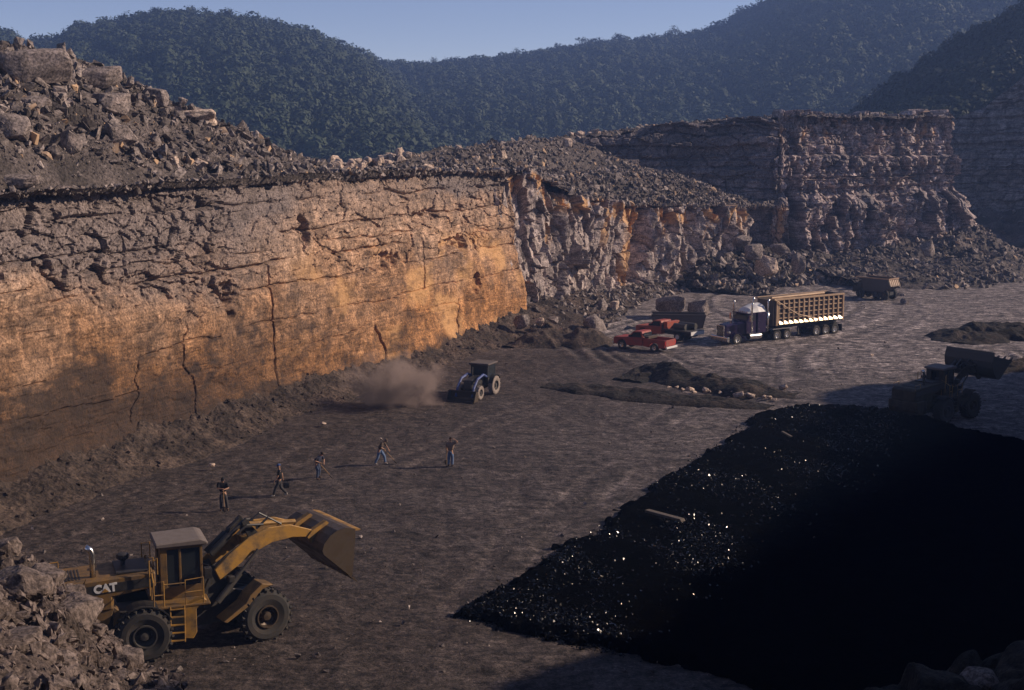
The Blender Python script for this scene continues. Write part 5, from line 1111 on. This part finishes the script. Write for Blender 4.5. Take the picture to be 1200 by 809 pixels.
pickup(0, (c.x + .5, c.y + .9, 0), hd, 'faded red pickup truck with an open bed parked on the pit floor', RED)
a = G(765, 396); b = G(812, 402); hd = math.atan2(a.y - b.y, a.x - b.x)
pickup(0, (a.x + .4, a.y + .6, 0), hd, 'orange-red flatbed truck parked behind the red pickup', ORA, bed='flat')
# low steel container behind
p = G(795, 384); T = thing('steel_skip', 'low open dark steel skip with a pale rim behind the flatbed truck', 'skip', (p.x, p.y, 0), -.1)
m = MB(); m.prism([(-2.4, .1), (-2.7, 1.4), (2.7, 1.4), (2.4, .1)], -1.1, -1.02); m.prism([(-2.4, .1), (-2.7, 1.4), (2.7, 1.4), (2.4, .1)], 1.02, 1.1); m.box(-2.5, 2.5, -1.02, 1.02, .1, .2); m.prism([(-2.4, .1), (-2.5, .1), (-2.8, 1.4), (-2.7, 1.4)], -1.02, 1.02); m.prism([(2.4, .1), (2.5, .1), (2.8, 1.4), (2.7, 1.4)], -1.02, 1.02)
m.build('body', HULL, T)
m = MB(); m.box(-2.8, 2.8, -1.18, -1.02, 1.4, 1.5); m.box(-2.8, 2.8, 1.02, 1.18, 1.4, 1.5); m.build('rim', TRLD, T)
# ------------------------------------------------------------------ HAUL TRUCK by the bluff
p = G(1032, 352); T = thing('haul_truck', 'dark haul truck with a tan ribbed tail parked under the bluff', 'haul truck', (p.x + .3, p.y + 1.6, 0), math.radians(132))
T.scale = (.72, .76, .8)
for sd in (-1, 1):
    wheel(T, (3.0, sd * 1.15, .78), .78, .5, .4, mr=DARKST, side=sd, lug=14); wheel(T, (-.2, sd * 1.1, .78), .78, .5, .4, mr=DARKST, side=sd, lug=14); wheel(T, (-1.7, sd * 1.1, .78), .78, .5, .4, mr=STEEL, side=sd, lug=14)
m = MB(); m.box(-2.3, 4.0, -.5, .5, .7, 1.2); m.build('chassis', BLK, T)
m = MB(); m.prism([(2.6, .9), (2.6, 2.6), (3.5, 2.6), (3.8, 1.9), (4.6, 1.8), (4.7, .8)], -1.1, 1.1); cb = m.build('cab', YELD, T, bevel=.05)
m = MB(); m.prism([(2.8, 1.95), (2.8, 2.5), (3.4, 2.5), (3.65, 1.95)], -1.11, 1.11); m.build('window', GLASS, cb)
m = MB(); out = [(-2.9, 2.25), (-1.6, 1.35), (2.3, 1.25), (2.5, 2.9), (3.8, 3.15), (3.8, 3.25), (-2.4, 3.2)]
for sd in (-1, 1): m.prism(out, sd * 1.4 - .05, sd * 1.4 + .05)
m.prism([(-2.9, 2.25), (-1.6, 1.35), (2.3, 1.25), (2.5, 2.9), (3.8, 3.15), (3.8, 3.05), (2.6, 2.8), (2.4, 1.15), (-1.6, 1.22), (-2.95, 2.15)], -1.36, 1.36); bd = m.build('dump_body', HULL, T)
m = MB()
for sd in (-1, 1): m.box(-2.5, 3.8, sd * 1.46 - .07, sd * 1.46 + .07, 3.12, 3.28)
m.build('body_rail', TANP, bd)
m = MB(); m.add([(-2.95, -1.35, 2.1), (-2.95, 1.35, 2.1), (-2.45, 1.35, 3.2), (-2.45, -1.35, 3.2)], [(0, 1, 2, 3)])
for k in range(6): m.add([(-3.03, -1.3 + k * .5, 2.1), (-3.03, -1.2 + k * .5, 2.1), (-2.53, -1.2 + k * .5, 3.2), (-2.53, -1.3 + k * .5, 3.2), (-2.95, -1.3 + k * .5, 2.1), (-2.95, -1.2 + k * .5, 2.1), (-2.45, -1.2 + k * .5, 3.2), (-2.45, -1.3 + k * .5, 3.2)], [(0, 1, 2, 3), (0, 3, 7, 4), (1, 5, 6, 2), (0, 4, 5, 1), (3, 2, 6, 7)])
m.box(-2.66, -2.45, -1.42, 1.42, 3.12, 3.28); m.build('tailgate', TANP, bd)

# ------------------------------------------------------------------ FARM TRACTOR
a = G(560, 470); b = G(581, 461.5); hd = math.atan2(a.y - b.y, a.x - b.x); 
T = thing('tractor', 'old dark tractor with a cab and blue front loader pushing earth', 'tractor', (b.x - .9, b.y + .3, 0), hd)
wb = 2.55
for sd in (-1, 1):
    wheel(T, (0, sd * .85, .72), .72, .44, .36, mt=TYREP, mr=DARKST, side=sd, lug=16); wheel(T, (wb, sd * .80, .52), .52, .30, .26, mt=TYREP, mr=DARKST, side=sd, lug=12)
m = MB(); m.box(-.4, 2.9, -.28, .28, .5, .95); m.tube([(wb, -.75, .5), (wb, .75, .5)], .08, 8); m.build('chassis', BLK, T)
m = MB(); m.prism([(.9, .95), (.9, 1.55), (1.2, 1.62), (2.9, 1.48), (3.0, 1.35), (3.0, .8)], -.36, .36); h_ = m.build('hood', BLK, T, bevel=.05)
m = MB(); m.box(3.0, 3.03, -.3, .3, .85, 1.35); m.build('grille', DARKST, h_)
m = MB()
for sd in (-1, 1):
    for x in (-.55, .82): m.box(x, x + .1, sd * .68 - .05, sd * .68 + .05, 1.0, 2.35)
m.box(-.55, .92, -.73, .73, .9, 1.35); cab = m.build('cab', BLK, T, bevel=.02)
m = MB(); m.box(-.75, 1.08, -.86, .86, 2.35, 2.5); m.build('cab_roof', simple('dusty_dark_roof', (0.10, 0.08, 0.072), .8), cab, bevel=.05)
m = MB(); m.box(.86, .875, -.63, .63, 1.35, 2.35)
for sd in (-1, 1): m.box(-.45, .82, sd * .7 - .005, sd * .7 + .005, 1.35, 2.35)
m.build('window', GLASS, cab)
for sd in (-1, 1):
    m = MB(); pr = [(math.cos(q) * .86, .72 + math.sin(q) * .86) for q in np.linspace(.3, 2.6, 9)] + [(math.cos(q) * .81, .72 + math.sin(q) * .81) for q in np.linspace(2.6, .3, 9)]; m.prism(pr, min(sd * .62, sd * 1.08), max(sd * .62, sd * 1.08)); m.build('fender', BLK, T)
    m = MB(); m.tube([(.95, sd * .62, 1.5), (1.6, sd * .66, 1.75), (2.7, sd * .68, 1.55), (3.35, sd * .68, .95), (3.65, sd * .68, .3)], .10, 8); m.build('loader_arm', BLUE, T)
    m = MB(); m.tube([(1.5, sd * .62, .8), (2.7, sd * .66, 1.42)], .05, 8); m.build('lift_cylinder', CHROME, T)
m = MB(); m.prism([(3.6, .08), (3.5, .3), (3.58, .75), (3.9, .85), (3.92, .8), (3.64, .7), (3.58, .3), (3.68, .14), (4.35, .08), (4.35, .04), (3.65, .03)], -1.15, 1.15); 
for sd in (-1, 1): m.prism([(3.6, .05), (3.5, .3), (3.58, .75), (3.9, .85), (4.35, .05)], sd * 1.15 - .02, sd * 1.15 + .02)
m.build('bucket', STEEL, T)
m = MB(); m.tube([(1.7, -.2, 1.5), (1.7, -.2, 2.3)], .045, 8); m.build('exhaust_pipe', DARKST, T)
# ------------------------------------------------------------------ DUST CLOUD
def dust():
    bm = bmesh.new(); bmesh.ops.create_icosphere(bm, subdivisions=4, radius=1.0); co = np.array([v.co[:] for v in bm.verts]); k = 1 + .2 * fbm(co[:, 0] * 2, co[:, 1] * 2, co[:, 2] * 2, 3, 5)
    for v, s in zip(bm.verts, k): v.co *= s
    me = bpy.data.meshes.new('dust_cloud'); bm.to_mesh(me); bm.free(); p = G(458, 480); o = bpy.data.objects.new('dust_cloud', me); link(o)
    me.transform(Matrix.Diagonal((3.9, 3.0, 3.3, 1))); o.location = (p.x + .1, p.y + 1.0, 1.5)
    m = bpy.data.materials.new('dust'); m.use_nodes = True; t = m.node_tree; t.nodes.clear(); out = N(t, 'ShaderNodeOutputMaterial'); vol = N(t, 'ShaderNodeVolumePrincipled'); tc = N(t, 'ShaderNodeTexCoord')
    v = tc.outputs['Object']; ln = N(t, 'ShaderNodeVectorMath', operation='LENGTH'); t.links.new(vscale(t, v, (1 / 4.2, 1 / 3.0, 1 / 3.0)), ln.inputs[0])
    n1 = noise(t, v, 0.55, 6, .62, .4); fall = mathn(t, 'SUBTRACT', 1.0, ln.outputs['Value']); d = mathn(t, 'ADD', fall, mathn(t, 'MULTIPLY', mathn(t, 'SUBTRACT', n1, .53), 3.4))
    mr = N(t, 'ShaderNodeMapRange'); mr.interpolation_type = 'SMOOTHSTEP'; mr.inputs[1].default_value = 0.0; mr.inputs[2].default_value = .8; mr.inputs[3].default_value = 0; mr.inputs[4].default_value = 0.75; t.links.new(d, mr.inputs[0])
    sp = N(t, 'ShaderNodeSeparateXYZ'); t.links.new(v, sp.inputs[0]); hfac = ramp(t, mathn(t, 'MULTIPLY_ADD', sp.outputs[2], .16), [(0.0, 1.0), (.5, .75), (1.0, .15)]); t.nodes[-1].inputs
    dens = mathn(t, 'MULTIPLY', mr.outputs[0], 1.0); t.links.new(dens, vol.inputs['Density']); vol.inputs['Color'].default_value = (0.72, 0.55, 0.50, 1); vol.inputs['Anisotropy'].default_value = .1
    t.links.new(vol.outputs[0], out.inputs['Volume']); me.materials.append(m); tag(o, 'billow of brown dust rising in front of the tractor bucket', 'dust cloud', kind='stuff')
dust()
# ------------------------------------------------------------------ TIMBER on the coal
p = G(758, 601, .5); q = G(801, 613, .5); T_ = MB(); d_ = (q - p).length; T_.prism([(-d_ / 2, -.07), (-d_ / 2, .06), (d_ / 2 - .1, .08), (d_ / 2, -.05)], -.17, .17)
o = T_.build('timber', WOOD, None, bevel=.015); o.location = ((p + q) / 2); o.rotation_euler = (0.0, .0, math.atan2(q.y - p.y, q.x - p.x)); o.location.z = .62; tag(o, 'long pale timber lying on the black coal', 'timber')
p = G(922, 512, .5); T_ = MB(); T_.prism([(-.6, -.05), (-.55, .06), (.6, .05), (.5, -.06)], -.09, .09); o = T_.build('timber', WOOD, None, bevel=.015); o.location = (p.x, p.y, .66); o.rotation_euler = (0, .1, -1.2); tag(o, 'short pale timber end standing out of the coal near its upper corner', 'timber')

# ------------------------------------------------------------------ PEOPLE
def cloth(name, c, rough=.9): return simple(name, c, rough, dirt=.25, dirtcol=(0.07, 0.055, 0.045), scale=6, spec=.2)
SKIN = cloth('skin', (0.42, 0.24, 0.16), .6); BLKC = cloth('black_cloth', (0.014, 0.014, 0.017)); NAVY = cloth('navy_cloth', (0.035, 0.04, 0.07)); JEAN = cloth('blue_denim', (0.13, 0.19, 0.32)); JEAND = cloth('dark_denim', (0.055, 0.075, 0.13))
TANC = cloth('tan_cloth', (0.26, 0.18, 0.13)); BRNC = cloth('brown_cloth', (0.11, 0.08, 0.06)); GRYP = cloth('grey_cloth', (0.05, 0.048, 0.05)); HAIR = cloth('brown_hair', (0.03, 0.02, 0.014)); BOOT = cloth('pale_boot', (0.38, 0.34, 0.30)); BOOTD = cloth('dark_boot', (0.04, 0.03, 0.025)); CAPB = cloth('blue_cap_cloth', (0.05, 0.09, 0.22)); CAPR = cloth('orange_red_cloth', (0.45, 0.10, 0.05)); WHT = cloth('white_cloth', (0.6, 0.58, 0.56)); HANDLE = cloth('ash_handle', (0.36, 0.22, 0.11))
def skin_mesh(name, verts, edges, mat, parent, root=0, sub=2):
    me = bpy.data.meshes.new(name); me.from_pydata([tuple(v[0]) for v in verts], edges, []); o = bpy.data.objects.new('tmp_body', me); COL.objects.link(o)
    m = o.modifiers.new('s', 'SKIN'); sv = me.skin_vertices[0].data
    for i, v in enumerate(verts): r = v[1]; sv[i].radius = r if isinstance(r, tuple) else (r, r); sv[i].use_root = (i == root)
    m.use_smooth_shade = True; m.branch_smoothing = .4; s = o.modifiers.new('b', 'SUBSURF'); s.levels = sub
    dg = bpy.context.evaluated_depsgraph_get(); m2 = bpy.data.meshes.new_from_object(o.evaluated_get(dg)); m2.name = name; COL.objects.unlink(o); bpy.data.objects.remove(o)
    m2.materials.clear(); m2.materials.append(mat)
    for p in m2.polygons: p.use_smooth = True
    return link(bpy.data.objects.new(name, m2), parent)
def person(loc, rz, label, J, shirt, pants, shoes, cap=None, sleeve='short', scale=1.0, face=0.0):
    """J: joints in metres, x forward, y left"""
    T = thing('person', label, 'person', loc, rz, group='people on the pit floor'); T.scale = (scale,) * 3
    V = lambda k: Vector(J[k]); pel, chest, neck, head = V('pel'), V('chest'), V('neck'), V('head'); up = (head - neck).normalized()
    fwd = Vector((math.cos(face), math.sin(face), 0)); fwd = (fwd - up * fwd.dot(up)).normalized(); side = up.cross(fwd)
    vs_ = [(pel, (.115, .085)), (pel.lerp(chest, .5), (.105, .075)), (chest, (.125, .085)), (neck, .058), (neck.lerp(head, .45), .06), (head - up * .03 + fwd * .012, (.072, .082)), (head + up * .06, (.078, .09)), (head + up * .125, (.05, .06))]
    ed = [(i, i + 1) for i in range(7)]
    def ch(prev, pts):
        for p, r in pts: vs_.append((p, r)); ed.append((prev, len(vs_) - 1)); prev = len(vs_) - 1
        return prev
    ch(5, [(head - up * .0 + fwd * .088, .018), (head - up * .022 + fwd * .112, .013)])       # nose
    hands = {}
    for s, sy in (('l', 1), ('r', -1)):
        sh, el, ha = V('sh_' + s), V('el_' + s), V('ha_' + s); fd = (ha - el).normalized(); k = ch(2, [(sh, .052), (sh.lerp(el, .5), .046), (el, .042), (el.lerp(ha, .5), .038), (ha, .027)])
        lat = fd.cross(Vector((0, 0, 1))); lat = (lat if lat.length > .2 else Vector((1, 0, 0))).normalized(); curl = lat.cross(fd).normalized()
        palm = ch(k, [(ha + fd * .05, (.036, .018))])
        for n_, (o_, L) in enumerate(((-.03, .062), (-.01, .075), (.01, .07), (.03, .055))):
            b = ha + fd * .085 + lat * o_; ch(palm, [(b, .010), (b + fd * L * .6 - curl * .012, .009), (b + fd * L * .85 - curl * .035, .008)])
        ch(k, [(ha + fd * .035 + lat * .045, .011), (ha + fd * .075 + lat * .062, .009)])
        hands[s] = ha + fd * .07
    for s in 'lr':
        hp, kn, an, to = V('hp_' + s), V('kn_' + s), V('an_' + s), V('to_' + s); ch(0, [(hp, .09), (hp.lerp(kn, .5), .076), (kn, .058), (kn.lerp(an, .4), .052), (an, .036), (to, .032)])
    body = skin_mesh('body', vs_, ed, SKIN, T)
    # shirt
    v2 = [(pel + Vector((0, 0, .0)), (.19, .15)), (pel.lerp(chest, .5), (.215, .17)), (chest, (.215, .165)), (neck - up * .02, .085)]; e2 = [(0, 1), (1, 2), (2, 3)]
    for s in 'lr':
        sh, el, ha = V('sh_' + s), V('el_' + s), V('ha_' + s); pts = [(sh, .10), (sh.lerp(el, .55), .08), (sh.lerp(el, .9), .075)] if sleeve == 'short' else [(sh, .10), (sh.lerp(el, .5), .075), (el, .066), (el.lerp(ha, .85), .044)]
        pv_ = 2
        for p, r in pts: v2.append((p, r)); e2.append((pv_, len(v2) - 1)); pv_ = len(v2) - 1
    skin_mesh('shirt', v2, e2, shirt, T)
    v3 = [(pel + Vector((0, 0, .03)), (.146, .118)), (pel - Vector((0, 0, .04)), (.15, .118))]; e3 = [(0, 1)]
    for s in 'lr':
        hp, kn, an = V('hp_' + s), V('kn_' + s), V('an_' + s); pv_ = 1
        for p, r in ((hp, .12), (hp.lerp(kn, .5), .10), (kn, .082), (kn.lerp(an, .5), .076), (an + Vector((0, 0, .02)), .07)): v3.append((p, r)); e3.append((pv_, len(v3) - 1)); pv_ = len(v3) - 1
    skin_mesh('trousers', v3, e3, pants, T)
    for s in 'lr':
        an, to = V('an_' + s), V('to_' + s); h_ = an + (an - to) * .22; h_.z = min(an.z, to.z + .03)
        skin_mesh('boot', [(an + Vector((0, 0, .05)), .056), (Vector((h_.x, h_.y, an.z - .03)), (.05, .05)), (an.lerp(to, .55) - Vector((0, 0, .0)), (.05, .045)), (to, (.048, .036))], [(0, 1), (1, 2), (2, 3)], shoes, T)
    hair = MB(); n = 12; rings = []
    for a in np.linspace(0.05, 1.45, 6):
        rings.append([head + up * .045 + (fwd * math.cos(t) * (.108 if not cap else .112) + side * math.sin(t) * .092) * math.cos(a) + up * math.sin(a) * .115 for t in np.linspace(0, 2 * PI, n, endpoint=False)])
    hair.loft(rings)
    if cap: hair.loft([[head + up * .05 + fwd * (.09 + .09 * f) + side * w * (1 - .35 * f) + up * z for w, z in ((-.08, 0), (.08, 0), (.08, .014), (-.08, .014))] for f in (0, 1)])
    hair.build('cap' if cap else 'hair', cap or HAIR, T, smooth=True)
    for sy in (-1, 1):
        e = MB(); c_ = head + up * .012 + fwd * .086 + side * sy * .033; e.box(-.012, .006, -.013, .013, -.006, .006, Matrix.Translation(c_) @ Matrix((fwd, side, up)).transposed().to_4x4()); e.build('eye', HAIR, body)
        e = MB(); c_ = head - up * .002 + side * sy * .088 - fwd * .005; e.lathe_y([(.028, -.008), (.028, .008), (.012, .004), (.012, -.004)], (0, 0, 0), 10, Matrix.Translation(c_) @ Matrix((fwd, side, up)).transposed().to_4x4()); e.build('ear', SKIN, body)
    e = MB(); e.box(-.008, .005, -.024, .024, -.005, .005, Matrix.Translation(head - up * .052 + fwd * .082) @ Matrix((fwd, side, up)).transposed().to_4x4()); e.build('mouth', CAPR, body)
    return T, hands
def stand(**k):
    J = dict(pel=(0, 0, .95), chest=(.01, 0, 1.30), neck=(0, 0, 1.48), head=(.02, 0, 1.62), sh_l=(0, .19, 1.42), sh_r=(0, -.19, 1.42), el_l=(-.02, .26, 1.14), el_r=(-.02, -.26, 1.14), ha_l=(.08, .25, .90), ha_r=(.08, -.25, .90),
             hp_l=(0, .09, .90), hp_r=(0, -.09, .90), kn_l=(.03, .11, .49), kn_r=(.03, -.11, .49), an_l=(-.02, .12, .09), an_r=(-.02, -.12, .09), to_l=(.13, .14, .045), to_r=(.13, -.14, .045)); J.update(k); return J
def shovel(label, grip, blade, off=.0):
    """long-handled shovel from grip to blade (world points)"""
    d = (blade - grip).normalized(); T = thing('shovel', label, 'shovel', blade)
    m = MB(); m.tube([grip - blade - d * .12, Vector((0, 0, 0)) - d * .22], .02, 8); m.build('handle', HANDLE, T)
    s = d.cross(Vector((0, 0, 1))); s = (s if s.length > .1 else Vector((1, 0, 0))).normalized(); nn = s.cross(d)
    m = MB(); m.loft([[(-d * .26) + s * w + nn * z for w, z in ((-.10, .0), (0, -.03), (.10, 0), (.10, .012), (0, -.018), (-.10, .012))], [(-d * .05) + s * w + nn * z for w, z in ((-.11, .0), (0, -.04), (.11, 0), (.11, .012), (0, -.028), (-.11, .012))], [(d * .06) + s * w + nn * z for w, z in ((-.02, .0), (0, -.01), (.02, 0), (.02, .012), (0, .0), (-.02, .012))]]); m.build('blade', STEEL, T); return T
def world(T, p): return Matrix.Translation(T.location) @ T.rotation_euler.to_matrix().to_4x4() @ Vector(p)
def fz(px, py): p = G(px, py); p.z = float(floor_z(np.array([p.x]), np.array([p.y]))[0]) - 0.005; return p
# 1: facing the camera, forearms crossed over a shovel grip
p = fz(262, 599); T, h = person(p, math.radians(-75), 'person in black shirt leaning on a shovel, leftmost of the five people', stand(sh_l=(.03, .19, 1.42), el_l=(.13, .27, 1.19), ha_l=(.3, .06, 1.17), el_r=(.13, -.27, 1.19), ha_r=(.3, -.05, 1.21), pel=(-.05, 0, .93), kn_l=(.06, .15, .49), an_l=(.02, .2, .09), to_l=(.17, .23, .045), head=(.07, 0, 1.61)), BLKC, GRYP, BOOTD, cap=BLKC, scale=1.08, face=-.2)
shovel('shovel standing upright under the arms of the leftmost person', world(T, (.34, .0, 1.2)), world(T, (.42, .02, .08)))
# 2: walking left, carrying a dark bag
p = fz(328, 581); T, h = person(p, math.radians(195), 'person in black shirt and blue cap walking with a bag in one hand', stand(pel=(0, 0, .92), kn_l=(.22, .10, .50), an_l=(.34, .11, .12), to_l=(.48, .12, .09), kn_r=(-.06, -.10, .48), an_r=(-.36, -.11, .12), to_r=(-.22, -.12, .045), el_r=(-.16, -.26, 1.17), ha_r=(-.2, -.27, .90), el_l=(.1, .27, 1.17), ha_l=(.24, .24, .98)), BLKC, GRYP, BOOT, cap=CAPB, scale=1.08)
b = world(T, (-.4, -.3, .62)); tt_ = thing('bag', 'small black bag carried by the walking person', 'bag', b, T.rotation_euler.z); m = MB(); m.prism([(-.16, -.2), (-.18, .05), (-.1, .1), (.1, .1), (.18, .05), (.16, -.2)], -.07, .07); m.build('body', BLKC, tt_, bevel=.02); m = MB(); m.tube([(-.09, 0, .1), (-.05, 0, .24), (.08, 0, .28), (.1, 0, .1)], .012, 6); m.build('strap', BLKC, tt_)
# 3: bending slightly, facing right
p = fz(373, 561); T, h = person(p, math.radians(-30), 'person in navy shirt and jeans bending over a shovel, third from the left', stand(pel=(-.08, 0, .92), chest=(.08, 0, 1.22), neck=(.16, 0, 1.38), head=(.25, 0, 1.48), sh_l=(.12, .19, 1.33), sh_r=(.12, -.19, 1.33), el_l=(.24, .25, 1.1), el_r=(.02, -.33, 1.12), ha_l=(.38, .06, .98), ha_r=(.22, -.1, 1.0), hp_l=(-.08, .09, .88), hp_r=(-.08, -.09, .88), kn_l=(-.04, .16, .48), an_l=(-.16, .24, .09), to_l=(0, .27, .045), kn_r=(.08, -.14, .48), an_r=(.08, -.2, .09), to_r=(.23, -.22, .045)), NAVY, JEAND, BOOTD, scale=1.04)
shovel('shovel held low by the bending person in the navy shirt', world(T, (.2, -.14, 1.02)), world(T, (.72, .38, .1)))
# 4: digging to the right
p = fz(446, 545); T, h = person(p, math.radians(-12), 'person in dark shirt and pale jeans digging with a shovel, fourth from the left', stand(pel=(-.05, 0, .92), chest=(.10, 0, 1.22), neck=(.2, 0, 1.38), head=(.30, 0, 1.47), sh_l=(.15, .19, 1.33), sh_r=(.15, -.19, 1.33), el_l=(.3, .24, 1.1), ha_l=(.5, .05, .94), el_r=(.14, -.3, 1.1), ha_r=(.28, -.12, .98), hp_l=(-.05, .09, .88), hp_r=(-.05, -.09, .88), kn_l=(.2, .13, .50), an_l=(.25, .15, .09), to_l=(.4, .17, .045), kn_r=(-.12, -.12, .48), an_r=(-.3, -.14, .09), to_r=(-.15, -.16, .045)), BRNC, JEAN, BOOT, cap=BRNC, scale=1.04)
shovel('shovel with a tan handle in the hands of the digging person in pale jeans', world(T, (.26, -.13, 1.02)), world(T, (.95, .2, .12)))
# 5: standing, hand raised to the head
p = fz(528, 547); T, h = person(p, math.radians(70), 'person in tan shirt and pale jeans with an elbow raised, rightmost of the five people', stand(sh_r=(.02, -.2, 1.43), el_r=(.06, -.44, 1.50), ha_r=(.06, -.25, 1.62), el_l=(0, .28, 1.16), ha_l=(.12, .28, .95)), TANC, JEAN, BOOTD, scale=1.04, cap=None)
shovel('shovel standing beside the rightmost person', world(T, (.2, .3, 1.05)), world(T, (.28, .42, .08)))
